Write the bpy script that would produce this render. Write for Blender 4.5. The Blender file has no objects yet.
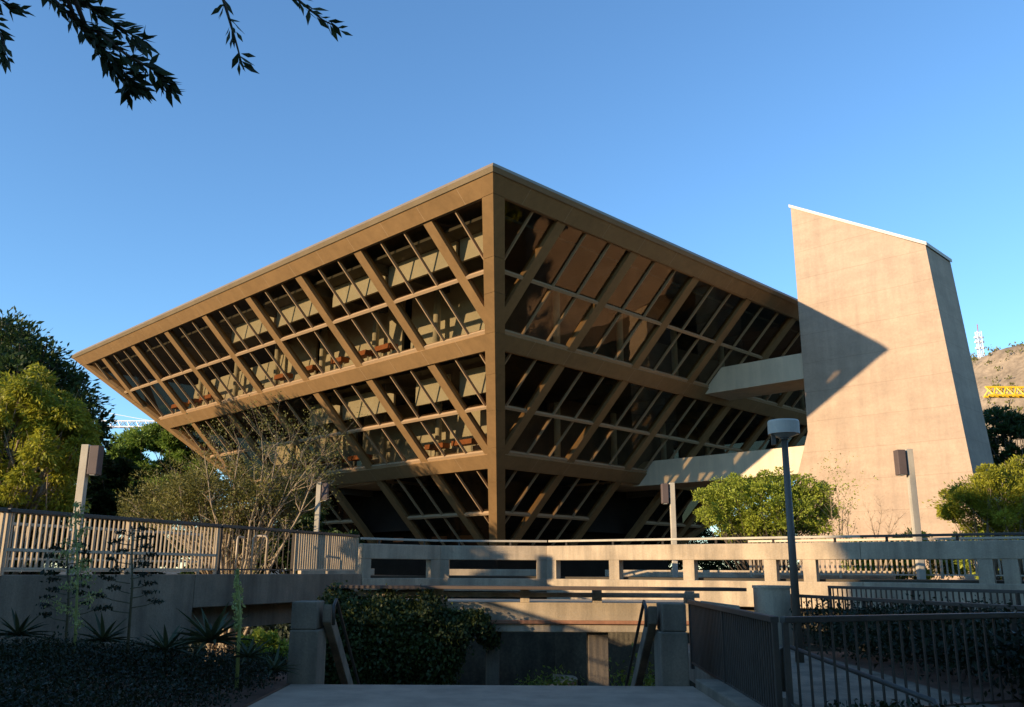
import bpy, math, random
import numpy as np
from mathutils import Vector, Matrix, Quaternion
random.seed(7); RNG = np.random.default_rng(11)
sc = bpy.context.scene; COL = sc.collection
R = math.radians

# ------------------------------------------------------------------ camera
F = 876.0; PITCH = math.atan(217.0/F); EYE = Vector((0, 0, 1.6))
CP, SP = math.cos(PITCH), math.sin(PITCH)
def ray(px, py):
    u = px-512; v = 353.5-py
    return Vector((u, F*CP - v*SP, F*SP + v*CP))
def at(px, py, Y):
    r = ray(px, py); return EYE + r*(Y/r.y)
def atx(px, Y, py=560):
    return at(px, py, Y).x
cd = bpy.data.cameras.new('camera'); cam = bpy.data.objects.new('camera', cd); COL.objects.link(cam)
cd.sensor_width = 36; cd.lens = F/1024*36; cd.clip_end = 6000; cd.clip_start = 0.05
cam.location = EYE; cam.rotation_euler = (Matrix.Rotation(math.pi/2+PITCH, 3, 'X') @ Matrix.Rotation(R(0.3), 3, 'Z')).to_euler(); sc.camera = cam

# ------------------------------------------------------------------ tagging
def tag(o, label=None, cat=None, group=None, kind=None):
    if label: o['label'] = label
    if cat: o['category'] = cat
    if group: o['group'] = group
    if kind: o['kind'] = kind
    return o
def empty(name, loc, label, cat, group=None):
    o = bpy.data.objects.new(name, None); COL.objects.link(o); o.location = loc
    o.empty_display_size = 0.3
    return tag(o, label, cat, group)

# ------------------------------------------------------------------ materials
MATS = {}
def newmat(name):
    m = bpy.data.materials.new(name); m.use_nodes = True; nt = m.node_tree
    for n in list(nt.nodes): nt.nodes.remove(n)
    out = nt.nodes.new('ShaderNodeOutputMaterial'); MATS[name] = m
    return m, nt, out
def N(nt, t, **kw):
    n = nt.nodes.new(t)
    for k, v in kw.items():
        if k in n.inputs: n.inputs[k].default_value = v
        else: setattr(n, k, v)
    return n
def ramp(nt, fac, stops):
    r = nt.nodes.new('ShaderNodeValToRGB'); e = r.color_ramp.elements
    while len(e) > 1: e.remove(e[-1])
    e[0].position = stops[0][0]; e[0].color = (*stops[0][1], 1)
    for p, c in stops[1:]:
        q = e.new(p); q.color = (*c, 1)
    nt.links.new(fac, r.inputs[0]); return r
def mul(c, k): return tuple(min(1, x*k) for x in c)
def surf(name, col, rough=0.8, var=0.18, scale=3.0, fine=40.0, bump=0.15, metal=0.0, stain=0.0, joints=None, streak=(1, 1, 1), spec=0.3):
    m, nt, out = newmat(name); L = nt.links.new
    tc = N(nt, 'ShaderNodeTexCoord'); mp = N(nt, 'ShaderNodeMapping'); mp.inputs['Scale'].default_value = streak
    geo = N(nt, 'ShaderNodeNewGeometry'); L(geo.outputs['Position'], mp.inputs[0])
    n1 = N(nt, 'ShaderNodeTexNoise', Scale=scale, Detail=6.0, Roughness=0.6); L(mp.outputs[0], n1.inputs[0])
    n2 = N(nt, 'ShaderNodeTexNoise', Scale=fine, Detail=4.0, Roughness=0.7); L(geo.outputs['Position'], n2.inputs[0])
    r1 = ramp(nt, n1.outputs[0], [(0.3, mul(col, 1-var)), (0.7, mul(col, 1+var))])
    r2 = ramp(nt, n2.outputs[0], [(0.35, (1-var*.9,)*3), (0.65, (1+0*var,)*3)])
    mx = N(nt, 'ShaderNodeMix', data_type='RGBA', blend_type='MULTIPLY'); mx.inputs[0].default_value = 1
    L(r1.outputs[0], mx.inputs[6]); L(r2.outputs[0], mx.inputs[7]); c = mx.outputs[2]
    if stain > 0:
        mp2 = N(nt, 'ShaderNodeMapping'); mp2.inputs['Scale'].default_value = (1.6, 1.6, 0.16)
        L(geo.outputs['Position'], mp2.inputs[0])
        n3 = N(nt, 'ShaderNodeTexNoise', Scale=1.3, Detail=5.0, Roughness=0.65); L(mp2.outputs[0], n3.inputs[0])
        r3 = ramp(nt, n3.outputs[0], [(0.42, (1, 1, 1)), (0.62, (1-stain, 1-stain*.95, 1-stain*.9))])
        m3 = N(nt, 'ShaderNodeMix', data_type='RGBA', blend_type='MULTIPLY'); m3.inputs[0].default_value = 1
        L(c, m3.inputs[6]); L(r3.outputs[0], m3.inputs[7]); c = m3.outputs[2]
    if joints:   # horizontal lift lines every `joints` metres
        sx = N(nt, 'ShaderNodeSeparateXYZ'); L(geo.outputs['Position'], sx.inputs[0])
        nz = N(nt, 'ShaderNodeMath', operation='MULTIPLY_ADD'); L(n1.outputs[0], nz.inputs[0]); nz.inputs[1].default_value = 0.12; L(sx.outputs[2], nz.inputs[2])
        md = N(nt, 'ShaderNodeMath', operation='PINGPONG'); L(nz.outputs[0], md.inputs[0]); md.inputs[1].default_value = joints/2
        r4 = ramp(nt, md.outputs[0], [(0.0, (0.82, 0.8, 0.78)), (0.025, (1, 1, 1))])
        m4 = N(nt, 'ShaderNodeMix', data_type='RGBA', blend_type='MULTIPLY'); m4.inputs[0].default_value = 1
        L(c, m4.inputs[6]); L(r4.outputs[0], m4.inputs[7]); c = m4.outputs[2]
    b = N(nt, 'ShaderNodeBsdfPrincipled', Roughness=rough, Metallic=metal); b.inputs['Specular IOR Level'].default_value = spec
    L(c, b.inputs['Base Color'])
    if bump:
        bp = N(nt, 'ShaderNodeBump', Strength=bump, Distance=0.02); L(n2.outputs[0], bp.inputs['Height']); L(bp.outputs[0], b.inputs['Normal'])
    L(b.outputs[0], out.inputs[0]); return m
def leafmat(name, dark, light, trans=0.35, rough=0.5):
    m, nt, out = newmat(name); L = nt.links.new
    geo = N(nt, 'ShaderNodeNewGeometry')
    no = N(nt, 'ShaderNodeTexNoise', Scale=0.9, Detail=2.0); L(geo.outputs['Position'], no.inputs[0])
    ad = N(nt, 'ShaderNodeMath', operation='MULTIPLY_ADD'); L(geo.outputs['Random Per Island'], ad.inputs[0]); ad.inputs[1].default_value = 0.55
    sb = N(nt, 'ShaderNodeMath', operation='SUBTRACT'); L(no.outputs[0], sb.inputs[0]); sb.inputs[1].default_value = 0.27; L(sb.outputs[0], ad.inputs[2])
    r = ramp(nt, ad.outputs[0], [(0.0, dark), (0.8, light)])
    b = N(nt, 'ShaderNodeBsdfPrincipled', Roughness=rough); b.inputs['Specular IOR Level'].default_value = 0.25
    t = N(nt, 'ShaderNodeBsdfTranslucent'); L(r.outputs[0], b.inputs['Base Color']); L(r.outputs[0], t.inputs[0])
    ms = N(nt, 'ShaderNodeMixShader'); ms.inputs[0].default_value = trans; L(b.outputs[0], ms.inputs[1]); L(t.outputs[0], ms.inputs[2])
    L(ms.outputs[0], out.inputs[0]); return m
def glassmat(name, tint, refl_min=0.10, refl_max=0.95, gcol=(0.50, 0.40, 0.31), rough=0.02):
    m, nt, out = newmat(name); L = nt.links.new
    t = N(nt, 'ShaderNodeBsdfTransparent'); t.inputs[0].default_value = (*tint, 1)
    g = N(nt, 'ShaderNodeBsdfGlossy', Roughness=rough); g.inputs[0].default_value = (*gcol, 1)
    geo = N(nt, 'ShaderNodeNewGeometry')
    no = N(nt, 'ShaderNodeTexNoise', Scale=0.8, Detail=1.0); L(geo.outputs['Position'], no.inputs[0])
    bp = N(nt, 'ShaderNodeBump', Strength=0.05, Distance=0.15); L(no.outputs[0], bp.inputs['Height']); L(bp.outputs[0], g.inputs['Normal'])
    # Schlick's law, the same from both sides of the pane
    dt = N(nt, 'ShaderNodeVectorMath', operation='DOT_PRODUCT'); L(geo.outputs['Incoming'], dt.inputs[0]); L(geo.outputs['Normal'], dt.inputs[1])
    ab = N(nt, 'ShaderNodeMath', operation='ABSOLUTE'); L(dt.outputs['Value'], ab.inputs[0])
    om = N(nt, 'ShaderNodeMath', operation='SUBTRACT'); om.inputs[0].default_value = 1; L(ab.outputs[0], om.inputs[1])
    pw = N(nt, 'ShaderNodeMath', operation='POWER'); L(om.outputs[0], pw.inputs[0]); pw.inputs[1].default_value = 4.0
    mr = N(nt, 'ShaderNodeMapRange'); L(pw.outputs[0], mr.inputs[0]); mr.inputs[3].default_value = refl_min; mr.inputs[4].default_value = refl_max
    ms = N(nt, 'ShaderNodeMixShader'); L(mr.outputs[0], ms.inputs[0]); L(t.outputs[0], ms.inputs[1]); L(g.outputs[0], ms.inputs[2])
    L(ms.outputs[0], out.inputs[0]); return m

M = dict(
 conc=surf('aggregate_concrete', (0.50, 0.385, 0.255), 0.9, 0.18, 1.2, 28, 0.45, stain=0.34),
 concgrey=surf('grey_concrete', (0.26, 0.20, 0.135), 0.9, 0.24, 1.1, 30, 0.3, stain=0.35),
 deck=surf('deck_concrete', (0.40, 0.285, 0.195), 0.85, 0.16, 0.9, 60, 0.1, stain=0.22),
 tower=surf('tower_concrete', (0.44, 0.325, 0.235), 0.92, 0.12, 0.55, 9, 0.6, stain=0.12, joints=1.45, streak=(1, 1, 3.0)),
 cap=surf('pale_cap', (0.6, 0.55, 0.48), 0.8, 0.06, 2, 30, 0.05),
 bronze=surf('bronze_cladding', (0.262, 0.155, 0.067), 0.5, 0.10, 0.5, 6, 0.04, stain=0.10, spec=0.2),
 bronzetrim=surf('bronze_trim', (0.36, 0.24, 0.135), 0.6, 0.06, 0.7, 9, 0.0, spec=0.15),
 roof=surf('roof_trim', (0.25, 0.185, 0.11), 0.55, 0.1, 1, 10, 0.03),
 bridge=surf('bridge_plaster', (0.70, 0.56, 0.39), 0.85, 0.06, 1.2, 20, 0.1, stain=0.12),
 slab=surf('interior_ceiling', (0.10, 0.09, 0.07), 0.9, 0.1, 1, 10, 0),
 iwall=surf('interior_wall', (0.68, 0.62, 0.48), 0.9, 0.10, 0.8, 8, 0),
 darkwall=surf('dark_panelled_wall', (0.16, 0.12, 0.09), 0.8, 0.15, 0.8, 8, 0),  # darker copy of the interior wall: the right side's shade put into colour
 ifloor=surf('interior_carpet', (0.12, 0.09, 0.07), 0.95, 0.1, 2, 30, 0),
 orange=surf('orange_furniture', (0.45, 0.15, 0.05), 0.6, 0.15, 3, 20, 0),
 darkmetal=surf('dark_bronze_metal', (0.09, 0.075, 0.06), 0.5, 0.12, 3, 40, 0.03, metal=0.3, spec=0.5),
 rail=surf('painted_rail', (0.48, 0.38, 0.26), 0.5, 0.12, 3, 30, 0.02, metal=0.1, spec=0.4),
 raildark=surf('dark_painted_rail', (0.075, 0.06, 0.045), 0.5, 0.15, 3, 30, 0.02, metal=0.1, spec=0.4),
 post=surf('cream_post', (0.48, 0.42, 0.32), 0.75, 0.1, 2, 25, 0.05, stain=0.15),
 fixture=surf('brown_fixture', (0.11, 0.08, 0.07), 0.6, 0.1, 3, 25, 0.02),
 lampgrey=surf('lamp_grey', (0.13, 0.10, 0.07), 0.5, 0.1, 3, 25, 0.02, spec=0.5),
 lamphead=surf('lamp_head_enamel', (0.60, 0.48, 0.36), 0.55, 0.08, 3, 25, 0.02, spec=0.5),
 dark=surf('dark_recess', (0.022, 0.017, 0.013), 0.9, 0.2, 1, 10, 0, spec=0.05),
 wood=surf('dark_timber_cap', (0.10, 0.07, 0.05), 0.7, 0.2, 2, 30, 0.1, streak=(0.3, 5, 5)),
 ground=surf('garden_ground', (0.07, 0.055, 0.035), 0.9, 0.25, 0.25, 3, 0.2),
 soil=surf('garden_soil', (0.20, 0.11, 0.07), 0.95, 0.3, 1.5, 20, 0.5),
 moss=surf('mossy_shade_wall', (0.085, 0.068, 0.042), 0.95, 0.35, 1.5, 12, 0.2, stain=0.3),  # dark tone also carries the shade under the footbridge
 ledge=surf('red_brown_ledge', (0.34, 0.16, 0.09), 0.85, 0.2, 2, 20, 0.2),
 hill=surf('rocky_hill', (0.31, 0.235, 0.16), 0.95, 0.35, 0.05, 0.4, 0.5),
 bark=surf('bark', (0.13, 0.10, 0.075), 0.95, 0.3, 4, 30, 0.5),
 palebark=surf('pale_bark', (0.33, 0.25, 0.16), 0.95, 0.25, 4, 30, 0.5),
 yellow=surf('yellow_crane_paint', (0.80, 0.50, 0.02), 0.5, 0.08, 1, 10, 0),
 white=surf('white_crane_paint', (0.75, 0.76, 0.78), 0.5, 0.05, 1, 10, 0),
 redp=surf('red_mast_paint', (0.45, 0.12, 0.08), 0.5, 0.05, 1, 10, 0),
 pink=surf('pale_pod_seed', (0.12, 0.10, 0.05), 0.8, 0.2, 5, 30, 0),
 lensglass=surf('frosted_lens', (0.6, 0.6, 0.55), 0.3, 0.03, 3, 20, 0),
 terr=surf('beige_stucco', (0.42, 0.36, 0.28), 0.9, 0.1, 0.6, 10, 0.1, stain=0.15),
)
M['glassrear'] = glassmat('rear_glass', (0.10, 0.09, 0.07))
M['glassL'] = glassmat('bronze_glass', (0.60, 0.56, 0.47))
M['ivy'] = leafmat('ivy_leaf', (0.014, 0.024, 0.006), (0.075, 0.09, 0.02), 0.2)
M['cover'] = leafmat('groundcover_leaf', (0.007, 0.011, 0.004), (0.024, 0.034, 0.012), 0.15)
M['lime'] = leafmat('palo_verde_leaf', (0.07, 0.10, 0.010), (0.44, 0.42, 0.04), 0.4)
M['midgreen'] = leafmat('mid_green_leaf', (0.06, 0.11, 0.018), (0.24, 0.34, 0.06), 0.35)
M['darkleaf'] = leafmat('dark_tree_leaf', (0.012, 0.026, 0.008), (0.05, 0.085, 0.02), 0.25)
M['olive'] = leafmat('olive_leaf', (0.06, 0.07, 0.02), (0.23, 0.22, 0.06), 0.3)
M['olivetree'] = leafmat('olive_brown_leaf', (0.045, 0.052, 0.013), (0.22, 0.20, 0.05), 0.3)
M['bush'] = leafmat('bush_leaf', (0.11, 0.16, 0.015), (0.42, 0.46, 0.06), 0.38)
M['agave'] = leafmat('agave_leaf', (0.022, 0.032, 0.014), (0.09, 0.105, 0.045), 0.15)
M['stalk'] = leafmat('flower_stalk', (0.20, 0.23, 0.06), (0.50, 0.52, 0.18), 0.3)  # brightened to look sunlit, as the stalks stand in shade here
M['branchleaf'] = leafmat('branch_leaf', (0.02, 0.03, 0.012), (0.07, 0.09, 0.03), 0.2)

# ------------------------------------------------------------------ mesh builder (world coordinates in, local out)
class MB:
    def __init__(s): s.v = []; s.f = []; s.cur = 0; s.mi = []
    def add(s, vs, fs):
        o = len(s.v); s.v += [tuple(v) for v in vs]; s.f += [tuple(i+o for i in f) for f in fs]; s.mi += [s.cur]*len(fs)
    def hexa(s, b, t):   # bottom 4, top 4
        s.add(list(b)+list(t), [(3,2,1,0),(4,5,6,7),(0,1,5,4),(1,2,6,5),(2,3,7,6),(3,0,4,7)])
    def box(s, x0, x1, y0, y1, z0, z1):
        s.hexa([(x0,y0,z0),(x1,y0,z0),(x1,y1,z0),(x0,y1,z0)], [(x0,y0,z1),(x1,y0,z1),(x1,y1,z1),(x0,y1,z1)])
    def seg(s, p, q, w, z0, z1, off=0.0, dz=None):
        """upright wall-like box from p to q (2D), width w centred at lateral offset off; dz raises the q end"""
        p = Vector(p[:2]); q = Vector(q[:2]); d = (q-p).normalized(); n = Vector((-d.y, d.x)); dz = dz or 0
        a = n*(off-w/2); b = n*(off+w/2)
        P = [p+a, q+a, q+b, p+b]; Z = [0, dz, dz, 0]
        s.hexa([(c.x, c.y, z0+k) for c, k in zip(P, Z)], [(c.x, c.y, z1+k) for c, k in zip(P, Z)])
    def bar(s, p, q, w, h=None, up=Vector((0, 0, 1))):
        p = Vector(p); q = Vector(q); h = h or w; d = (q-p).normalized()
        if abs(d.dot(up)) > .99: up = Vector((0, 1, 0))
        a = d.cross(up).normalized(); b = a.cross(d).normalized(); a = a*w/2; b = b*h/2
        s.hexa([p-a-b, p+a-b, p+a+b, p-a+b], [q-a-b, q+a-b, q+a+b, q-a+b])
    def tube(s, pts, rads, n=8, cap=True):
        pts = [Vector(p) for p in pts]; rings = []
        if not isinstance(rads, (list, tuple)): rads = [rads]*len(pts)
        ref = None; o = len(s.v)
        for i, p in enumerate(pts):
            d = (pts[min(i+1, len(pts)-1)] - pts[max(i-1, 0)])
            d = d.normalized() if d.length > 1e-9 else Vector((0, 0, 1))
            if ref is None: ref = Vector((1, 0, 0)) if abs(d.x) < .8 else Vector((0, 1, 0))
            a = (ref - d*ref.dot(d)).normalized(); ref = a; b = d.cross(a)
            for k in range(n):
                t = 2*math.pi*k/n; s.v.append(tuple(p + (a*math.cos(t)+b*math.sin(t))*rads[i]))
        for i in range(len(pts)-1):
            for k in range(n):
                k2 = (k+1) % n; s.f.append((o+i*n+k, o+i*n+k2, o+(i+1)*n+k2, o+(i+1)*n+k))
        if cap:
            s.f.append(tuple(o+k for k in range(n-1, -1, -1))); s.f.append(tuple(o+(len(pts)-1)*n+k for k in range(n)))
    def build(s, name, mat, parent=None, origin=None, smooth=False, bevel=0.0):
        if parent is not None: o0 = Vector(parent.matrix_world.translation) if False else WORLD(parent)
        else: o0 = Vector(origin) if origin is not None else Vector((0, 0, 0))
        me = bpy.data.meshes.new(name); v = np.array(s.v, dtype=np.float64) - np.array(o0)
        me.from_pydata(v.tolist(), [], s.f)
        for q_ in (mat if isinstance(mat, list) else [mat]): me.materials.append(q_)
        if isinstance(mat, list): me.polygons.foreach_set('material_index', s.mi)
        me.validate(); me.update()
        if smooth: me.polygons.foreach_set('use_smooth', [True]*len(me.polygons))
        o = bpy.data.objects.new(name, me); COL.objects.link(o)
        if parent is not None: o.parent = parent
        else: o.location = o0
        if bevel > 0:
            b = o.modifiers.new('bevel', 'BEVEL'); b.width = bevel; b.segments = 2; b.limit_method = 'ANGLE'
        return o
def WORLD(o):
    p = Vector((0, 0, 0))
    while o is not None: p += Vector(o.location); o = o.parent
    return p

def leaf_mesh(name, pts, dirs, size, aspect, mat, parent=None, origin=(0, 0, 0), fold=True, jitter=0.35):
    """pts (n,3): one pointed leaf (4-vert rhomb) at each point, long axis near dirs"""
    n = len(pts)
    o0 = np.array(WORLD(parent) if parent is not None else origin)
    d = dirs + RNG.normal(0, jitter, (n, 3)); d /= np.linalg.norm(d, axis=1)[:, None]+1e-9
    r = RNG.normal(0, 1, (n, 3)); w = np.cross(d, r); w /= np.linalg.norm(w, axis=1)[:, None]+1e-9
    nn = np.cross(d, w)
    L = size*RNG.uniform(0.6, 1.3, (n, 1)); W = L*aspect
    a = pts - d*L*.5; b = pts + w*W*.5 + nn*W*.15; c = pts + d*L*.5; e = pts - w*W*.5 + nn*W*.15
    v = np.stack([a, b, c, e], 1).reshape(-1, 3) - o0
    me = bpy.data.meshes.new(name)
    me.vertices.add(4*n); me.vertices.foreach_set('co', v.ravel())
    me.loops.add(4*n); me.loops.foreach_set('vertex_index', np.arange(4*n, dtype=np.int32))
    me.polygons.add(n); me.polygons.foreach_set('loop_start', np.arange(0, 4*n, 4, dtype=np.int32))
    me.materials.append(mat); me.update(calc_edges=True); me.validate()
    o = bpy.data.objects.new(name, me); COL.objects.link(o)
    if parent is not None: o.parent = parent
    else: o.location = o0
    return o

def clumps(center, rad, n, seed, shell=0.45, minr=0.12, maxr=0.26):
    rg = np.random.default_rng(seed); out = []
    c = np.array(center); rad = np.array(rad)
    while len(out) < n:
        p = rg.uniform(-1, 1, 3); q = np.linalg.norm(p)
        if q > 1 or q < shell*rg.uniform(.3, 1): continue
        out.append((c+p*rad, rg.uniform(minr, maxr)*float(rad.mean())))
    return out
def tree(name, base, crown_c, crown_r, mat, barkmat, label, cat, nclump=40, per=260, leaf=0.16, aspect=0.4, seed=1, minr=.14, maxr=.30,
         group=None, trunk_r=0.2, extra=None, twigs=True, droop=0.0, shell=.45, ntrunk=1, sparse=1.0, fill=0):
    rg = np.random.default_rng(seed); rnd = random.Random(seed)
    base = Vector(base); cc = Vector(crown_c)
    root = empty(name, base, label, cat, group)
    cl = clumps(crown_c, crown_r, nclump, seed, shell, minr, maxr)
    if extra: cl += [(np.array(p), r) for p, r in extra]
    tb = MB(); starts = []
    for k in range(ntrunk):
        fork = base.lerp(cc, 0.62) + Vector((rnd.uniform(-.5, .5), rnd.uniform(-.3, .3), 0))*(0.6+1.2*(ntrunk > 1))*crown_r[0]*.35
        b0 = base + Vector((rnd.uniform(-.3, .3), rnd.uniform(-.3, .3), -.15))*(1 if ntrunk > 1 else 0.2)
        mid = b0.lerp(fork, .5)+Vector((rnd.uniform(-.2, .2), rnd.uniform(-.2, .2), 0))
        tb.tube([b0, mid, fork, fork.lerp(cc, .6)], [trunk_r*1.15, trunk_r*.85, trunk_r*.65, trunk_r*.3], 8); starts.append((b0, mid, fork))
    for i, (p, r) in enumerate(cl):
        b0, mid, fork = rnd.choice(starts); s0 = mid.lerp(fork, rnd.uniform(.3, 1)); p = Vector(p)
        m1 = s0.lerp(p, .5)+Vector((rnd.uniform(-1, 1), rnd.uniform(-1, 1), rnd.uniform(-.2, .6)))*.12*(p-s0).length
        tb.tube([s0, m1, p], [trunk_r*.34, trunk_r*.2, trunk_r*.05], 5)
        if twigs:
            for j in range(5):
                e = p + Vector((rnd.uniform(-1, 1), rnd.uniform(-1, 1), rnd.uniform(-.6, 1)))*r
                tb.tube([m1.lerp(p, .8), e], [trunk_r*.06, trunk_r*.02], 4)
    tb.build('trunk', barkmat, root, smooth=True)
    P = []; D = []
    for p, r in cl:
        n = int(per*sparse*rg.uniform(.6, 1.3)*(r/(0.22*np.mean(crown_r)))**1.5)
        q = rg.normal(0, 1, (n, 3)); q /= np.linalg.norm(q, axis=1)[:, None]
        rr = rg.uniform(0.25, 1, (n, 1))**.6
        rr *= 1+0.25*np.sin(q[:, :1]*5+p[0])*np.cos(q[:, 2:]*4+p[2])
        off = q*rr*r*np.array([1.15, 1.15, .8]); off[:, 2] -= droop*rr[:, 0]*r*np.abs(q[:, 0])
        P.append(p+off); dd = q.copy(); dd[:, 2] -= droop; D.append(dd)
    if fill:
        q = rg.normal(0, 1, (fill, 3)); q /= np.linalg.norm(q, axis=1)[:, None]
        lim = .88+.12*np.sin(q[:, 0]*7+seed)*np.cos(q[:, 2]*6)+.10*np.sin(q[:, 0]*19+q[:, 2]*13)+.07*np.sin(q[:, 0]*37-q[:, 2]*29)
        rr = (lim*rg.uniform(.15, 1, fill)**.45)[:, None]
        P.append(np.array(crown_c)+q*rr*np.array(crown_r)); D.append(q+np.array([0, 0, .5]))
    leaf_mesh('crown', np.concatenate(P), np.concatenate(D), leaf, aspect, mat, root)
    return root

# ------------------------------------------------------------------ world + sun
AZ = math.atan2(-0.863, -0.505); EL = math.atan(0.1885)
w = bpy.data.worlds.new('World'); sc.world = w; w.use_nodes = True; nt = w.node_tree
for n in list(nt.nodes): nt.nodes.remove(n)
sky = nt.nodes.new('ShaderNodeTexSky'); sky.sky_type = 'NISHITA'; sky.sun_disc = False
sky.sun_elevation = EL; sky.sun_rotation = AZ % (2*math.pi)
sky.altitude = 350; sky.air_density = 1.0; sky.dust_density = 0.0; sky.ozone_density = 3.6
bg = nt.nodes.new('ShaderNodeBackground'); bg.inputs[1].default_value = 0.15
wo = nt.nodes.new('ShaderNodeOutputWorld'); tint = nt.nodes.new('ShaderNodeMix'); tint.data_type = 'RGBA'; tint.blend_type = 'MULTIPLY'; tint.inputs[0].default_value = 1
tint.inputs[7].default_value = (0.95, 1.04, 1.07, 1); nt.links.new(sky.outputs[0], tint.inputs[6]); nt.links.new(tint.outputs[2], bg.inputs[0]); nt.links.new(bg.outputs[0], wo.inputs[0])
sd = bpy.data.lights.new('sun', 'SUN'); so = bpy.data.objects.new('sun', sd); COL.objects.link(so)
sd.energy = 3.9; sd.angle = R(0.6); sd.color = (1.0, 0.77, 0.50)
dirv = Vector((0.863, 0.505, -0.1885)); so.rotation_euler = dirv.to_track_quat('-Z', 'Y').to_euler(); so.location = (-40, -20, 30)
sc.view_settings.view_transform = 'Standard'; sc.view_settings.look = 'None'; sc.view_settings.gamma = 1
sc.view_settings.use_curve_mapping = False; sc.view_settings.exposure = 1.08
sc.cycles.max_bounces = 7; sc.cycles.transparent_max_bounces = 12

# ------------------------------------------------------------------ ground, hill
GZ = -2.0
g = MB()
xs = [-3000, -400, -100, -40, 0, 40, 100, 400, 3000]; 
g.add([(-4000, -3000, GZ), (4000, -3000, GZ), (4000, 5000, GZ), (-4000, 5000, GZ)], [(0, 1, 2, 3)])
tag(g.build('ground', M['ground']), kind='structure')

def hill():
    nx, ny = 110, 70; b = MB(); vs = []; fs = []
    from mathutils import noise
    cx, cy = 365.0, 470.0
    for j in range(ny):
        for i in range(nx):
            x = cx-200+400*i/(nx-1); y = cy-190+380*j/(ny-1)
            dx = (x-cx)/200; dy = (y-cy)/190; r2 = dx*dx+dy*dy
            h = 158*max(0, 1-r2)**.8
            h *= 1+0.10*noise.noise(Vector((x*.012, y*.012, 0)))
            h = min(h, 119+4*noise.noise(Vector((x*.02, y*.02, 9))))
            if h > 0: h += 4.0*noise.noise(Vector((x*.05, y*.05, 3)))+1.6*noise.noise(Vector((x*.2, y*.2, 5)))+0.9*noise.noise(Vector((x*.5, y*.5, 5)))
            vs.append((x, y, GZ-2+max(0, h)))
    for j in range(ny-1):
        for i in range(nx-1): fs.append((j*nx+i, j*nx+i+1, (j+1)*nx+i+1, (j+1)*nx+i))
    b.add(vs, fs); o = b.build('hill', M['hill'], smooth=True); tag(o, kind='structure')
    # desert scrub on the slope
    P = []
    rg = np.random.default_rng(3); V = np.array(vs)
    idx = rg.integers(0, len(V), 7000)
    for k in idx:
        v = V[k]
        if v[2] < 2: continue
        v = v + rg.normal(0, 2, 3)*np.array([1, 1, 0])
        P.append(v + rg.normal(0, 1, (14, 3))*np.array([1.0, 1.0, .6]) + np.array([0, 0, .4]))
    P = np.concatenate(P); o = leaf_mesh('scrub', P, np.tile([0, 0, 1.0], (len(P), 1)), 1.2, .7, M['olive'], origin=(365, 470, 0), jitter=1)
    tag(o, 'sparse olive desert scrub dotting the rocky hillside at right', 'scrub', kind='stuff')
hill()

# ------------------------------------------------------------------ inverted pyramid
H = 14.0; ZT = EYE.z+H
L = 2.936*H
C0 = Vector((-.051*H, 2.041*H, ZT))
q2 = math.sqrt(.5)
eL = Vector((-q2, q2, 0)); eR = Vector((q2, q2, 0))
class Face:
    def __init__(s, C, e, o):      # C top corner, e edge dir, o outward horizontal
        s.C = C; s.e = e; s.o = o; s.n = (o-Vector((0, 0, 1))).normalized(); s.s = (-o-Vector((0, 0, 1))).normalized()
    def P(s, a, h, c): return s.C + s.e*a + s.s*(h*math.sqrt(2)) + s.n*c
FL = Face(C0, eL, Vector((-q2, -q2, 0))); FR = Face(C0, eR, Vector((q2, -q2, 0)))
CL = C0+eL*L; CR = C0+eR*L
FBL = Face(CL, eR, Vector((-q2, q2, 0)))     # back left
FBR = Face(CR, eL, Vector((q2, q2, 0)))      # back right
def clip(poly, fn):
    out = []
    for i in range(len(poly)):
        p = poly[i]; q = poly[(i+1) % len(poly)]; a = fn(p); b = fn(q)
        if a >= 0: out.append(p)
        if (a >= 0) != (b >= 0):
            t = a/(a-b); out.append((p[0]+(q[0]-p[0])*t, p[1]+(q[1]-p[1])*t))
    return out
def facepoly(a0, a1, h0, h1, w=0.0):
    p = [(a0, h0), (a1, h0), (a1, h1), (a0, h1)]
    p = clip(p, lambda q: q[0]-q[1]-w)
    if len(p) > 2: p = clip(p, lambda q: (L-q[0])-q[1]-w)
    return p if len(p) > 2 else None
def mitre(a, h, c):
    if abs(a-h) < 1e-6: return a-c*q2
    if abs(L-a-h) < 1e-6: return a+c*q2
    return a
def prism(mb, face, poly, c0, c1):
    if poly is None: return
    n = len(poly)
    lo = [face.P(mitre(a, h, c0), h, c0) for a, h in poly]; hi = [face.P(mitre(a, h, c1), h, c1) for a, h in poly]
    mb.add(lo+hi, [tuple(range(n-1, -1, -1)), tuple(range(n, 2*n))]+[(i, (i+1) % n, n+(i+1) % n, n+i) for i in range(n)])
def sheet(mb, face, poly, c):
    if poly is None: return
    pts = [face.P(a, h, c) for a, h in poly]
    nn = (pts[1]-pts[0]).cross(pts[2]-pts[0])
    if nn.dot(face.n) < 0: pts.reverse()      # the pane's outer side looks outwards on every face
    mb.add(pts, [tuple(range(len(pts)))])

CW = 0.50            # corner column half width on each face
ROWS = [(.047*H, .3145*H, .186*H), (.352*H, .617*H, .492*H), (.657*H, .93*H, .80*H)]
RIBA = [4.4+4.7*k for k in range(8)]
BAY = 4.7
bays = [(RIBA[0]-BAY, RIBA[0])]+[(RIBA[k], RIBA[k+1]) for k in range(7)]+[(RIBA[7], RIBA[7]+BAY)]
RW = 0.50            # rib width
HB = .98*H           # bottom of the cladding
ENT0 = RIBA[3]; ENT1 = RIBA[4]      # entrance bay in the lowest storey
bld = empty('inverted_pyramid_building', (0, 2.041*H+L*q2, GZ), 'bronze and glass building shaped like an upside down pyramid', 'building')

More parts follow.
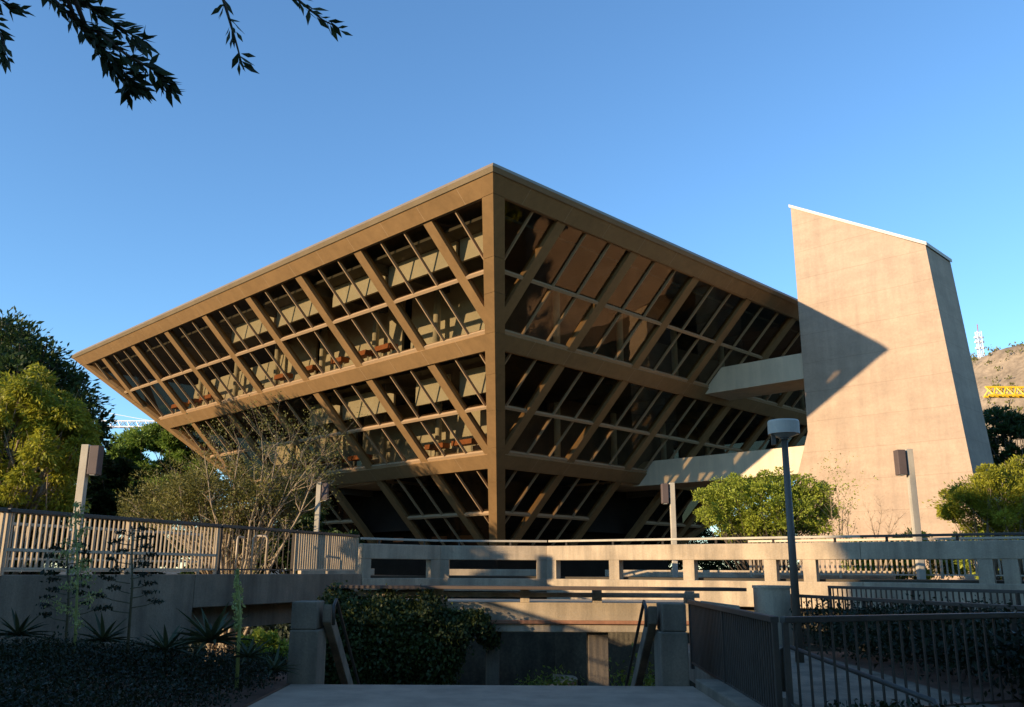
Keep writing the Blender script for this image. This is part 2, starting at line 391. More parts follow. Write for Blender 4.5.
def dress(face, full):
    # ribs
    for k, a in enumerate(RIBA):
        m = MB()
        for (h0, h1, hm) in ROWS:
            if h0 > .6*H and ENT0+.2 < a < ENT1-.2: continue
            prism(m, face, facepoly(a-RW/2, a+RW/2, h0, h1, CW), -.20, .07)
        if m.v and full:
            r = m.build('rib', M['bronze'], bld)
        elif m.v: m.build('rib', M['bronze'], bld)
    # windows
    for ri, (h0, h1, hm) in enumerate(ROWS):
        for bi, (a0, a1) in enumerate(bays):
            if ri == 2 and not (a1 < ENT0+.8 or a0 > ENT1-.8): continue
            g0, g1 = a0+RW/2, a1-RW/2
            if bi == 0: g0 = a0-BAY
            if bi == len(bays)-1: g1 = a1+BAY
            gp = facepoly(g0, g1, h0, h1, CW)
            if gp is None: continue
            aa = [p[0] for p in gp]
            if max(aa)-min(aa) < .15: continue
            fm = MB()
            prism(fm, face, facepoly(g0, g1, hm-.045, hm+.045, CW), -.12, .075)
            prism(fm, face, facepoly(g0, g1, h0, h0+.07, CW), -.14, .03)
            prism(fm, face, facepoly(g0, g1, h1-.09, h1, CW), -.14, .05)
            pw = BAY/3
            for j in range(-3, 7):
                a = a0+pw*j
                if j % 3 == 0 or a < g0 or a > g1: continue
                for (u0, u1) in ((h0+.07, hm-.045), (hm+.045, h1-.09)):
                    prism(fm, face, facepoly(a-.028, a+.028, u0, u1, CW), -.11, .02)
            fo = fm.build('window', M['bronzetrim'], bld)
            gm = MB(); sheet(gm, face, gp, -.09); gm.build('pane', M['glassL'], fo)
    # spandrel bands with panel joints, fascia
    for (h0, h1) in ((.3145*H, .352*H), (.617*H, .657*H)):
        m = MB(); a = RIBA[0]-3*BAY/2
        while a < L:
            m.cur = 0; prism(m, face, facepoly(a+.014, a+BAY/2-.014, h0, h1, CW), -.30, .13)
            m.cur = 1; prism(m, face, facepoly(a-.0135, a+.0135, h0+.002, h1-.002, CW), -.29, .128); a += BAY/2
        m.build('floor_band', [M['bronze'], M['bronzetrim']], bld)
    m = MB(); a = RIBA[0]-3*BAY/2
    while a < L:
        m.cur = 0; prism(m, face, facepoly(a+.014, a+BAY/2-.014, .010*H, .047*H, CW), -.30, .13)
        m.cur = 1; prism(m, face, facepoly(a-.0135, a+.0135, .010*H+.002, .047*H-.002, CW), -.29, .128); a += BAY/2
    m.build('fascia', [M['bronze'], M['bronzetrim']], bld)
    m = MB(); prism(m, face, facepoly(-5, L+5, 0, .010*H, 0), -.3, .16); m.build('roof_trim', M['roof'], bld)
for f in (FL, FR): dress(f, True)
# rear faces: same rhythm, plainer
for f in (FBL, FBR):
    m = MB(); sheet(m, f, facepoly(-5, L+5, .064*H, .93*H, CW), -.09); m.build('rear_glazing', M['glassrear'], bld)
    m = MB()
    for a in RIBA: prism(m, f, facepoly(a-RW/2, a+RW/2, .064*H, .93*H, CW), -.2, .10)
    m.build('rib_screen', M['bronze'], bld)
    m = MB()
    for (h0, h1) in ((.014*H, .0635*H), (.3145*H, .352*H), (.617*H, .657*H)): prism(m, f, facepoly(-5, L+5, h0, h1, CW), -.3, .13)
    m.build('floor_band', M['bronze'], bld)
    m = MB(); prism(m, f, facepoly(-5, L+5, 0, .010*H, 0), -.3, .16); m.build('roof_trim', M['roof'], bld)
# corner columns
for (f1, s1, f2, s2) in ((FL, 0, FR, 0), (FL, 1, FBL, 0), (FR, 1, FBR, 0), (FBL, 1, FBR, 1)):
    m = MB(); seams = [.0105*H]+[ .047*H, .16*H, .23*H, .315*H, .41*H, .50*H, .60*H, .70*H, .80*H, .90*H, HB]
    for f, s in ((f1, s1), (f2, s2)):
        for h0, h1 in zip(seams[:-1], seams[1:]):
            h1 -= .012
            if s == 0: p = [(h0, h0), (h0+CW-.006, h0), (h1+CW-.006, h1), (h1, h1)]
            else: p = [(L-h0-CW+.006, h0), (L-h0, h0), (L-h1, h1), (L-h1-CW+.006, h1)]
            prism(m, f, p, -.3, .135)
    m.build('corner_column', M['bronze'], bld)
# interior: roof deck, floor slabs, storey walls
def plate(name, h, th, inset, mat, extra=0):
    z = ZT-h; s = h+inset
    a, b_, c, d = [C0+eL*x+eR*y for x, y in ((s, s), (L-s, s), (L-s, L-s), (s, L-s))]
    m = MB(); m.hexa([(p.x, p.y, z-th) for p in (a, d, c, b_)], [(p.x, p.y, z) for p in (a, d, c, b_)])
    return m.build(name, mat, bld)
plate('roof', .02*H, .25, .1, M['roof'])
plate('ceiling', .066*H, .12, .5, M['slab'])
for h in (.3145*H, .617*H):
    plate('floor_slab', h+.01, .32, .9, M['ifloor']); plate('ceiling', h+.38, .08, 1.0, M['slab'])
plate('floor_slab', .93*H, .3, .3, M['ifloor'])
rnd = random.Random(5)
for ri, (h0, h1, hm) in enumerate(ROWS):
    ztop = ZT-(h0+ (.35 if ri == 0 else .10)); zfl = ZT-h1+.02
    # inner ring wall, broken by doors; the glass leans out so the wall sits in from the floor's edge
    s = h1+ (1.5 if ri < 2 else 1.3)
    for (e1, e2) in ((eL, eR), (eR, eL)):
        m = MB(); a = s
        while a < L-s-.5:
            ln = rnd.uniform(3.6, 7.2); b = min(a+ln, L-s)
            p = C0+e1*a+e2*s; q = C0+e1*b+e2*s
            m.seg((p.x, p.y), (q.x, q.y), .15, zfl, ztop-.02 if rnd.random() < .75 else ztop-1.1)
            a = b+rnd.choice([0.0, .0, .7])
        m.build('interior_wall', M['iwall'] if e1 is eL else M['darkwall'], bld)  # walls behind the right glass get the copy with shade in its colour
    if ri < 2:      # beige bulkhead dropping below the ceiling a little way in from the leaning glass
        m = MB(); sb = hm-.25
        for (e1, e2) in ((eL, eR),):
            for k in (0, 1, 2, 3, 4):
                a0_ = max(sb, (RIBA[k-1] if k else 0)+.12); a1_ = min(L-sb, (RIBA[k] if k < len(RIBA) else L)-.12)
                a0_ += rnd.choice([0, 0, .5, 1.2]); a1_ -= rnd.choice([0, 0, .4, 1.5])
                if a1_-a0_ < .6: continue
                p = C0+e1*a0_+e2*sb; q = C0+e1*a1_+e2*sb
                m.seg((p.x, p.y), (q.x, q.y), .12, ZT-hm+.60, ztop-.04)
        m.build('bulkhead', M['iwall'], bld)
    # downstand beams under the ceiling and round interior columns following the ribs
    m = MB(); bm = MB()
    for (e1, e2) in ((eL, eR), (eR, eL)):
        for a in RIBA:
            if a < h1+1.2 or a > L-h1-1.2: continue
            p = C0+e1*a+e2*(h0+.9); q = C0+e1*a+e2*(s+.0)
            bm.bar((p.x, p.y, ztop-.22), (q.x, q.y, ztop-.22), .3, .38)
            p = C0+e1*(a+.1)+e2*(h1+.9); m.tube([(p.x, p.y, zfl), (p.x, p.y, ztop-.4)], .17, 10)
    m.build('interior_column', M['iwall'], bld, smooth=True); bm.build('ceiling_beam', M['slab'], bld)
    # desks near the sunlit glass
    m = MB(); k = MB()
    for (e1, e2) in ((eL, eR),):
        a = h1+2.0
        while a < L-h1-2.5:
            if rnd.random() < .62:
                w_ = rnd.uniform(.9, 1.7)
                p = C0+e1*a+e2*(h1+.5); q = C0+e1*(a+w_)+e2*(h1+.5)
                m.seg((p.x, p.y), (q.x, q.y), .5, zfl+.62, zfl+.86)
                for t_ in (.15, .85):
                    c_ = p.lerp(q, t_); k.bar((c_.x, c_.y, zfl), (c_.x, c_.y, zfl+.62), .07)
            a += rnd.uniform(1.7, 3.0)
    if m.v: m.build('desk_row', M['orange'], bld)
    if k.v: k.build('desk_leg', M['iwall'], bld)
# base: recessed ground storey and entrance soffits
def qbox(mb, s0, s1, t0, t1, z0, z1):
    p = [C0+eL*x+eR*y for x, y in ((s0, t0), (s0, t1), (s1, t1), (s1, t0))]
    mb.hexa([(a.x, a.y, z0) for a in p], [(a.x, a.y, z1) for a in p])
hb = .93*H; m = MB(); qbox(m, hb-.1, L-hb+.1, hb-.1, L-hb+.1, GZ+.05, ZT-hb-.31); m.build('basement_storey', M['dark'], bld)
core = MB(); qbox(core, .657*H+3.0, L-.657*H-3.0, .657*H+3.0, L-.657*H-3.0, ZT-.845*H, ZT-.657*H-.2); qbox(core, hb+.3, L-hb-.3, hb+.3, L-hb-.3, ZT-hb+.01, ZT-.845*H-.005); core.build('dark_core', M['dark'], bld)  # near-black block standing in for the shade inside the lowest storey
h3 = .657*H
for (e1, e2) in ((eL, eR), (eR, eL)):
    m = MB()
    a = C0+e1*(ENT0-.3)+e2*(h3+.35); b = C0+e1*(ENT1+.3)+e2*(h3+.35); c = C0+e1*(ENT1+.3)+e2*(hb+.55); d = C0+e1*(ENT0-.3)+e2*(hb+.55)
    z = ZT-h3-.03
    m.hexa([(p.x, p.y, z-.12) for p in (a, b, c, d)], [(p.x, p.y, z) for p in (a, b, c, d)]); m.build('entrance_soffit', M['bridge'], bld)
    m = MB()
    for k in range(6):
        x = ENT0+.4+k*1.0; p = C0+e1*x+e2*(hb+.50); m.bar((p.x, p.y, ZT-hb), (p.x, p.y, z-.15), .08)
    m.build('door_frame', M['bronze'], bld)
# concrete pedestal under the near corner and corner piers
for (sx, sy) in ((0, 0), (1, 0), (0, 1), (1, 1)):
    x = HB+.15 if not sx else L-HB-.15; y = HB+.15 if not sy else L-HB-.15
    p = C0+eL*x+eR*y; m = MB(); m.box(p.x-.35, p.x+.35, p.y-.35, p.y+.35, GZ, ZT-HB-.05); m.build('pedestal', M['conc'], bld, bevel=.02)

# ------------------------------------------------------------------ concrete tower with bridges
TX, TY = 1.023*H, 3.0*H      # far-left end of the front face
dT = Vector((q2, -q2, 0))*math.sqrt(2)*H    # 1 t-unit (towards camera right), t in H/√2-ish units
nT = Vector((q2, q2, 0))
tower = empty('concrete_stair_tower', (TX+.18*H, TY-.0*H, GZ), 'tall windowless tan concrete tower with slanting top', 'tower')
def tp(t, z, back=0): 
    b = Vector((TX, TY, 0))+Vector((t*H, -t*H, 0))+nT*back; return Vector((b.x, b.y, EYE.z+z*H))
prof = [(-.047, -.257), (-.046, .28), (0, .47), (0, 1.302), (.3201, 1.0335), (.3630, .283), (.390, -.257)]
TH = .224*H
m = MB(); n = len(prof)
fr = [tp(t, z) for t, z in prof]; bk = [tp(t, z, TH) for t, z in prof]
m.add(fr+bk, [tuple(range(n)), tuple(range(2*n-1, n-1, -1))]+[(i, n+i, n+(i+1) % n, (i+1) % n) for i in range(n)])
m.build('shaft', M['tower'], tower)
m = MB()
a, b = tp(-.004, 1.304, -.05), tp(.3235, 1.0325, -.05); c, d = tp(.3235, 1.0325, TH+.05), tp(-.004, 1.304, TH+.05)
up = Vector((0, 0, .16)); m.hexa([a, b, c, d], [a+up, b+up, c+up, d+up]); m.build('coping', M['cap'], tower)
# bridges
def bridge(zlo, zhi, tstart_lo, tstart_hi, label):
    # from the right face of the pyramid to the tower's far end
    P = [tp(t, z, .12) for t, z in ((tstart_lo, zlo), (-.002, zlo), (-.002, zhi), (tstart_hi, zhi))]
    Q = [tp(t, z, 2.6) for t, z in ((tstart_lo, zlo), (-.002, zlo), (-.002, zhi), (tstart_hi, zhi))]
    e = empty('footbridge', tuple(P[0]), label, 'footbridge', 'enclosed bridges between building and tower')
    m = MB(); m.add(P+Q, [(0, 1, 2, 3), (7, 6, 5, 4), (0, 4, 5, 1), (1, 5, 6, 2), (2, 6, 7, 3), (3, 7, 4, 0)])
    m.build('parapet_shell', M['bridge'], e)
    return e
bridge(.66, .7526, -.30, -.235, 'upper pale footbridge joining the glass face to the tan tower')
bridge(.33, .425, -.60, -.50, 'lower pale footbridge above the round bush, partly sunlit at the tower')

# ------------------------------------------------------------------ deck, stairs, garden bed
m = MB(); m.box(-3.15, 2.62, -6, 13.35, -.35, 0)
o = m.build('deck', M['deck']); tag(o, kind='structure')
m = MB(); m.box(2.625, 2.95, -6, 13.2, -.35, .12); tag(m.build('kerb', M['concgrey'], bevel=.02), kind='structure')
m = MB()
for k in range(12):
    m.box(-2.35, 1.75, 13.352+k*.31, 13.352+(k+1)*.31+.02, GZ, -.166*(k+1))
tag(m.build('stairs', M['deck']), kind='structure')
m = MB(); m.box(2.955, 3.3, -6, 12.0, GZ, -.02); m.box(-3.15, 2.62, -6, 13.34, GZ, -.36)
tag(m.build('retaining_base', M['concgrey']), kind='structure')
def stair_parapet(x0, x1, sgn, label):
    e = empty('stair_parapet', ((x0+x1)/2, 13.4, 0), label, 'parapet', 'concrete parapets at the head of the stairs')
    m = MB(); m.box(x0, x1, 13.36, 14.0, GZ+.3, .74); m.box(x0+(.05 if sgn > 0 else .0), x1-(.05 if sgn < 0 else 0), 13.40, 13.96, .742, 1.14)
    m.build('pillar', M['concgrey'], e, bevel=.02)
    xa, xb = (x1-.0, x1+.13) if sgn < 0 else (x0-.13, x0)
    m = MB(); m.hexa([(xa, 13.6, .84), (xb, 13.6, .84), (xb, 17.0, -1.26), (xa, 17.0, -1.26)], [(xa, 13.6, 1.10), (xb, 13.6, 1.10), (xb, 17.0, -1.0), (xa, 17.0, -1.0)])
    m.build('sloping_beam', M['concgrey'], e, bevel=.015)
    xm = xb+.035 if sgn < 0 else xa-.035
    m = MB(); m.tube([(xm, 13.62, .80), (xm, 13.58, 1.08), (xm, 13.75, 1.16), (xm, 16.8, -.72), (xm, 16.85, -.95)], .025, 8); m.build('handrail', M['raildark'], e, smooth=True)
    return e
stair_parapet(-3.22, -2.80, -1, 'shaded concrete pillar with sloping stair beam beside the ivy')
stair_parapet(2.18, 2.58, 1, 'shaded concrete pillar with sloping stair beam next to the near railing')

# garden bed (left)
m = MB(); m.add([(-30, 2, .05), (-3.17, 2, .02), (-3.17, 13.4, .02), (-3.3, 16.5, -.2), (-6.2, 18.4, -.35), (-9.1, 14.3, .35), (-30, 5, .4),
                 (-30, 2, GZ), (-3.17, 2, GZ), (-3.17, 13.4, GZ), (-3.3, 16.5, GZ), (-6.2, 18.4, GZ), (-9.1, 14.3, GZ), (-30, 5, GZ)],
      [tuple(range(7))]+[(i, 7+i, 7+(i+1) % 7, (i+1) % 7) for i in range(7)])
tag(m.build('garden_bed', M['soil']), kind='structure')
# ground cover mass
rg = np.random.default_rng(9); P = []
for k in range(900):
    y = rg.uniform(6.5, 15.0); x = rg.uniform(-12, -3.25-.02*y)
    if x < -9.4 and y > 14.2: continue
    hgt = .22+.28*(.5+.5*math.sin(x*1.7+y))*(.5+.5*math.cos(y*1.3-x*.6))+ (.15 if x < -4.5 else 0)
    if x > -3.9: hgt *= .45
    if y > 13.5: hgt *= .7
    n_ = 170; q = rg.normal(0, 1, (n_, 3))*np.array([.28, .28, .10]); P.append(np.array([x, y, .05+hgt*.75])+q)
P = np.concatenate(P); P[:, 2] = np.maximum(P[:, 2], .05)
P = P[P[:, 0] < -3.22]
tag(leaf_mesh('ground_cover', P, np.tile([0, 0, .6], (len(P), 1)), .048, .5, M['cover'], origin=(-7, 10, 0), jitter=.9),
    'low dark green ground cover filling the shaded garden bed', 'ground cover', kind='stuff')

# ------------------------------------------------------------------ left walkway, walls, railings
WZ = 1.44
A0 = Vector((-12.2, 4.2)); A = Vector((-8.3, 14.5)); B = Vector((-4.3, 25.2)); D = (B-A).normalized(); NL = Vector((-D.y, D.x))
def railing(name, p, q, z0, z1, h, label, mat, group, topmat=None, post_every=2.4, spacing=.125, picket=.022, railw=.07, midrail=None, cat='railing', panel=None, solid=None):
    p = Vector(p); q = Vector(q); Ln = (q-p).length; d = (q-p)/Ln
    e = empty(name, (p.x, p.y, z0), label, cat, group)
    def X(s, z): return Vector((p.x+d.x*s, p.y+d.y*s, z0+(z1-z0)*s/Ln+z))
    m = MB(); m.bar(X(0, h), X(Ln, h), railw, .065); m.build('top_rail', topmat or mat, e, bevel=.008)
    m = MB(); m.bar(X(0, .10), X(Ln, .10), .04, .035); 
    m.build('bottom_rail', mat, e)
    if midrail:
        m = MB(); m.bar(X(0, midrail), X(Ln, midrail), .045, .05); m.build('mid_rail', mat, e)
    np_ = max(1, round(Ln/post_every))
    for k in range(np_+1):
        s = Ln*k/np_; s = min(max(s, .03), Ln-.03); m = MB(); m.bar(X(s, 0), X(s, h-.026), .06); m.build('post', mat, e)
    for k in range(np_):
        s0 = Ln*k/np_; s1 = Ln*(k+1)/np_; n_ = max(2, round((s1-s0)/spacing)); m = MB()
        for j in range(1, n_):
            s = s0+(s1-s0)*j/n_; m.bar(X(s, .12), X(s, h-.026), picket, picket*1.6)
        m.build('picket_panel', mat, e)
    return e
# walkway slab and wall below
m = MB(); m.seg(A0, A, 4.2, WZ-.5, WZ, 2.1); m.seg(A, B, 4.2, WZ-.502, WZ-.002, 2.1)
# wedge between
tag(m.build('walkway', M['conc']), kind='structure')
wl = empty('retaining_wall', (A.x, A.y, GZ), 'long shaded concrete wall under the left walkway behind the agaves', 'wall')
EX = A+D*(4.6)
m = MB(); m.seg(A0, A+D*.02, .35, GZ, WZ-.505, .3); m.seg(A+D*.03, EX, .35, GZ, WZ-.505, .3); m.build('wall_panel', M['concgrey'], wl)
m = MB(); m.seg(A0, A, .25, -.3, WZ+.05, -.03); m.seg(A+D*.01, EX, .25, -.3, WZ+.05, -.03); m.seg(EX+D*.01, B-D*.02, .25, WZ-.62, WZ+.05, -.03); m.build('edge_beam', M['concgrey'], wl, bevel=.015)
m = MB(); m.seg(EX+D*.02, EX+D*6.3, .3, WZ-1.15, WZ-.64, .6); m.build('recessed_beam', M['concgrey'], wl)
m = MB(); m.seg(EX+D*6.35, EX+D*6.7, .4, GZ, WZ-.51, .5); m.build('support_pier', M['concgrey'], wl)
railing('walkway_railing', A0, A+D*.05, WZ+.05, WZ+.05, 1.03, 'metal picket railing at the extreme left foreground edge of the walkway', M['rail'], 'picket railings along the left walkway', midrail=.45, topmat=M['raildark'], railw=.13)
RA = A+D*.1; E1 = A+D*8.3
E0 = A+D*5.42; GL = 'picket railings along the left walkway'
railing('walkway_railing', RA, E0, WZ+.05, WZ+.05, 1.03, 'long sunlit metal picket railing on top of the shaded left wall', M['rail'], GL, spacing=.115, picket=.026, midrail=.40, topmat=M['raildark'], railw=.13)
railing('walkway_railing', E0+D*.05, E1, WZ+.05, WZ+.05, 1.03, 'darker open stretch of picket railing between the long railing and the short close panel', M['raildark'], GL, spacing=.21, picket=.016, railw=.13)
railing('walkway_railing', E1+D*.05, B, WZ+.05, WZ+.05, 1.03, 'short sunlit close picket panel where the left walkway meets the concrete parapet', M['rail'], GL, post_every=1.5, spacing=.105, picket=.04, topmat=M['raildark'], railw=.1)
F0 = A0+NL*3.9; F1 = A+NL*3.9; F2 = A+NL*3.9+D*9.6
railing('walkway_railing', F1+D*-3, F2, WZ, WZ, 1.08, 'sunlit far picket railing across the left walkway', M['rail'], 'picket railings along the left walkway', spacing=.30, picket=.025, midrail=.35)
# small hand rail loops on the walkway
for (px, w_) in ((236, 0), (259, .35)):
    b_ = at(px, 577, 22.5); b_.z = WZ
    e = MB(); 
    if w_: e.tube([(b_.x-w_/2, b_.y, WZ), (b_.x-w_/2, b_.y, WZ+.9), (b_.x-w_/2+.05, b_.y, WZ+.97), (b_.x+w_/2-.05, b_.y, WZ+.97), (b_.x+w_/2, b_.y, WZ+.9), (b_.x+w_/2, b_.y, WZ)], .028, 8)
    else: e.tube([(b_.x, b_.y, WZ), (b_.x, b_.y, WZ+.88), (b_.x, b_.y+.06, WZ+.95), (b_.x, b_.y+.5, WZ+.95), (b_.x, b_.y+.56, WZ+.88), (b_.x, b_.y+.56, WZ)], .028, 8)
    o = e.build('rail_hoop', M['rail'], origin=b_, smooth=True)
    tag(o, 'wide sunlit tubular hoop standing on the left walkway' if w_ else 'narrow tubular hoop on the left walkway, left of the wide one', 'rail hoop', 'hoops on the left walkway')

# ------------------------------------------------------------------ ring parapets
def parapet(p, q, zt, zb, piers, label, handrail=True, mat='conc', low=True, beam=.42, rail_dark=False):
    p = Vector(p); q = Vector(q); d = (q-p).normalized(); Ln = (q-p).length
    e = empty('concrete_parapet', (p.x, p.y, zb), label, 'parapet', 'open concrete parapets around the sunken garden')
    X = lambda s: p+d*s
    m = MB(); m.seg(p, q, .28, zt-beam, zt); m.build('upper_beam', M[mat], e, bevel=.02)
    m = MB(); m.seg(p, q, .30, zb, zt-.95); m.build('lower_beam', M[mat], e, bevel=.02)
    for s in piers:
        m = MB(); m.seg(X(max(0, s-.16)), X(min(Ln, s+.16)), .26, zt-.952, zt-beam+.002, -.0); m.build('pier', M[mat], e)
    if handrail:
        mm = M['raildark'] if rail_dark else M['post']
        m = MB(); a, b = X(.0), X(Ln); m.bar((a.x, a.y, zt+.14), (b.x, b.y, zt+.14), .10, .06); m.build('handrail', mm, e, bevel=.01)
        k = .6
        while k < Ln:
            c = X(k); m = MB(); m.bar((c.x, c.y, zt), (c.x, c.y, zt+.11), .05); m.build('bracket', M['raildark'], e); k += 1.55
    return e
ZP = 2.32
PL0 = B+Vector((.06, .12)); PL1 = Vector((-2.2, 27.0)); PC1 = Vector((1.12, 27.0)); PR1 = Vector((8.6, 22.0)); PR2 = Vector((15.5, 17.2))
parapet(PL0, PL1, ZP, 1.05, [.12, (PL1-PL0).length-.16], 'short angled concrete parapet between the picket panel and the centre span')
parapet(PL1+Vector((.03, .05)), PC1-Vector((.03, -.05)), ZP, 1.0, [.16, 3.1], 'centre concrete parapet in front of the building corner')
pr_d = (PR1-PC1).normalized(); 
def s_at(px):      # distance along the right parapet where the column px crosses it
    k = (px-512)/899.0
    return (k*PC1.y-PC1.x)/(pr_d.x-k*pr_d.y)
parapet(PC1+pr_d*.03, PR1, ZP, .72, [.16]+[s_at(x) for x in (616, 690, 771, 810)], 'long sunlit concrete parapet running right from the centre span')
d2 = (PR2-PR1).normalized()
def s_at2(px):
    k = (px-512)/899.0
    return (k*PR1.y-PR1.x)/(d2.x-k*d2.y)
parapet(PR1+d2*.004, PR2, ZP, .5, [s_at2(986), s_at2(986)+.5, 6.2, 8.0], 'shaded concrete parapet with dark handrail at the far right', rail_dark=True)
# walkway decks behind parapets + retaining walls under them
def strip(name, p, q, w0, w1, z0, z1, mat, zoff=0):
    m = MB(); m.seg(p, q, w1-w0, z0+zoff, z1+zoff, (w0+w1)/2); return tag(m.build(name, M[mat]), kind='structure')
strip('walkway', PL0, PL1, .16, 3.6, WZ-.5, WZ, 'ground', -.004)
strip('walkway', PL1, PC1, .16, 3.6, WZ-.5, WZ, 'ground', -.008)
strip('walkway', PC1, PR1, .16, 3.6, WZ-.5, WZ, 'ground', -.012)
strip('walkway', PR1, PR2, .16, 3.6, WZ-.5, WZ, 'ground', -.016)
for i, (p, q) in enumerate(((PL1, PC1), (PC1, PR1))):
    m = MB(); m.seg(p-(q-p).normalized()*(1.5 if i == 0 else 0), q+(q-p).normalized()*(.25 if i == 0 else 0), .3, GZ, WZ-.52-.003*i, .5); 
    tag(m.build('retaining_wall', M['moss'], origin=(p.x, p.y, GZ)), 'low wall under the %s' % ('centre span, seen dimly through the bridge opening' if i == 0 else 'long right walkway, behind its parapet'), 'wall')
# far railing on the ring walkway (right)
nR = Vector((-pr_d.y, pr_d.x))
railing('walkway_railing', PC1+nR*3.4+pr_d*5.0, PR1+nR*3.4+pr_d*6.5, WZ, WZ, 1.05, 'far picket railing seen through the right parapet openings', M['rail'], 'picket railings behind the right parapet', spacing=.14, picket=.03)

# ------------------------------------------------------------------ centre footbridge over the garden, columns, cap rail
YB = 20.0
cb = empty('garden_footbridge', (0, YB, GZ), 'low concrete footbridge crossing the sunken garden on square columns', 'footbridge')
xl, xr = -3.9, atx(705, YB)
m = MB(); m.box(xl, xr, YB, YB+2.4, .30, .92); m.build('beam', M['conc'], cb, bevel=.02)
m = MB(); m.box(xl, xr-.3, YB-.07, YB+.0-.002, .47, .55); m.build('ledge', M['ledge'], cb, bevel=.015)
for px, w_ in ((405, .4), (494, .30), (601, .44), (668, .35)):
    x = atx(px, YB, 650); m = MB(); m.box(x-w_/2, x+w_/2, YB+.2, YB+.2+w_, GZ, .298); m.build('column', M['concgrey'], cb, bevel=.015)
m = MB(); x0, x1 = atx(330, YB), atx(738, YB-.3)
m.hexa([(x0, YB-.15, 1.20), (x1, YB-1.0, 1.20), (x1-.2, YB-.3, 1.20), (x0, YB+.5, 1.20)], [(x0, YB-.15, 1.27), (x1, YB-1.0, 1.27), (x1-.2, YB-.3, 1.27), (x0, YB+.5, 1.27)])
m.build('cap_rail', M['wood'], cb, bevel=.01)
m = MB(); m.box(x0, atx(700, YB), YB+.10, YB+.22, 1.03, 1.13); m.build('sub_rail', M['conc'], cb)
for px in (440, 526, 598, 690):
    x = atx(px, YB); m = MB(); m.box(x-.1, x+.1, YB+.05, YB+.3, .922, 1.198); m.build('bracket', M['conc'], cb)
for (px_, Y_, rr_, lb_) in ((560, 23.6, .5, 'small shaded shrub in the pit left of the thick column'), (640, 24.2, .6, 'small shaded shrub in the pit beside the right stair beam'), (535, 24.6, .35, 'low shaded plant beside the round planter')):
    c_ = at(px_, 672, Y_); Pq = np.array([c_.x, Y_, -1.75+rr_*.5])+RNG.normal(0, 1, (1100, 3))*np.array([rr_*.6, rr_*.5, rr_*.5]); Pq[:, 2] = np.maximum(Pq[:, 2], GZ+.02)
    tag(leaf_mesh('leafy_shrub', Pq, np.tile([0, 0, .7], (len(Pq), 1)), .12, .45, M['midgreen'], origin=(c_.x, Y_, GZ), jitter=.8), lb_, 'shrub')
# low kerbs along the far side of the ring walkway
for p_, q_, lb_ in ((PL0, PL1, 'low concrete kerb behind the short angled parapet'), (PL1, PC1, 'low concrete kerb on the far side of the centre walkway'), (PC1, PR1, 'low concrete kerb on the far side of the long right walkway')):
    m = MB(); m.seg(p_, q_, .22, WZ-.3, WZ+.20, 3.72); tag(m.build('kerb_wall', M['conc'], origin=(p_.x, p_.y, WZ-.3), bevel=.015), lb_, 'kerb')
# round planter rim on the sunken level
m = MB(); cx, cy, rr = -.5, 26.3, 2.4; nseg = 48; vs = []; fs = []
for k in range(nseg):
    t = 2*math.pi*k/nseg; c_, s_ = math.cos(t), math.sin(t)
    for (r_, z_) in ((rr, GZ), (rr, -1.35), (rr-.35, -1.35), (rr-.35, -1.7)): vs.append((cx+c_*r_, cy+s_*r_, z_))
for k in range(nseg):
    for j in range(3):
        a = k*4+j; b = ((k+1) % nseg)*4+j; fs.append((a, b, b+1, a+1))
m.add(vs, fs); tag(m.build('round_planter', M['conc'], origin=(cx, cy, GZ)), 'round concrete planter rim under the garden footbridge', 'planter')
# light piece of wall end at the right of the cap rail
m = MB(); a = at(703, 600, 18.6); m.box(a.x, a.x+.75, 18.5, 18.75, .82, 1.02)
m.v = [(x, y, z+(x-a.x)*-.12) for x, y, z in m.v]
tag(m.build('stone_bench', M['conc'], origin=(a.x, 18.5, .82), bevel=.015), 'small pale slanted slab at the right end of the garden footbridge', 'slab')
# rounded end wall
e = empty('rounded_wall_end', (5.75, 19.3, GZ), 'pale rounded concrete wall end at the foot of the lamp post', 'wall')
m = MB(); m.tube([(5.55, 19.3, GZ), (5.55, 19.3, 1.26)], .38, 28); m.build('drum', M['conc'], e, smooth=False)
m = MB(); m.tube([(5.55, 19.3, 1.262), (5.55, 19.3, 1.32)], .40, 28); m.build('cap', M['conc'], e)

# ------------------------------------------------------------------ right side: near railings, ramp, hedge
railing('picket_railing', (3.05, 15.5), (2.86, 9.9), 0.02, 0.02, 1.08, 'near dark railing running beside the deck from the stair pillar', M['raildark'], 'dark picket railings at right foreground', post_every=2.8, spacing=.11, railw=.09)
railing('picket_railing', (2.92, 9.82), (9.4, 12.6), 0.02, 0.02, 1.08, 'near dark railing turning right from the deck corner to the frame edge', M['raildark'], 'dark picket railings at right foreground', post_every=3.4, spacing=.17, railw=.09, picket=.02)
railing('picket_railing', (6.02, 19.5), (7.75, 12.0), 0.05, 0.05, 1.06, 'dark railing starting at the rounded wall end, behind the ramp', M['raildark'], 'dark picket railings at right foreground', post_every=2.2, spacing=.2, railw=.08)
railing('picket_railing', (7.5, 21.4), (10.6, 15.0), 0.2, 0.2, 1.06, 'farthest dark railing just below the shaded parapet at right', M['raildark'], 'dark picket railings at right foreground', post_every=2.2, spacing=.14, railw=.06)
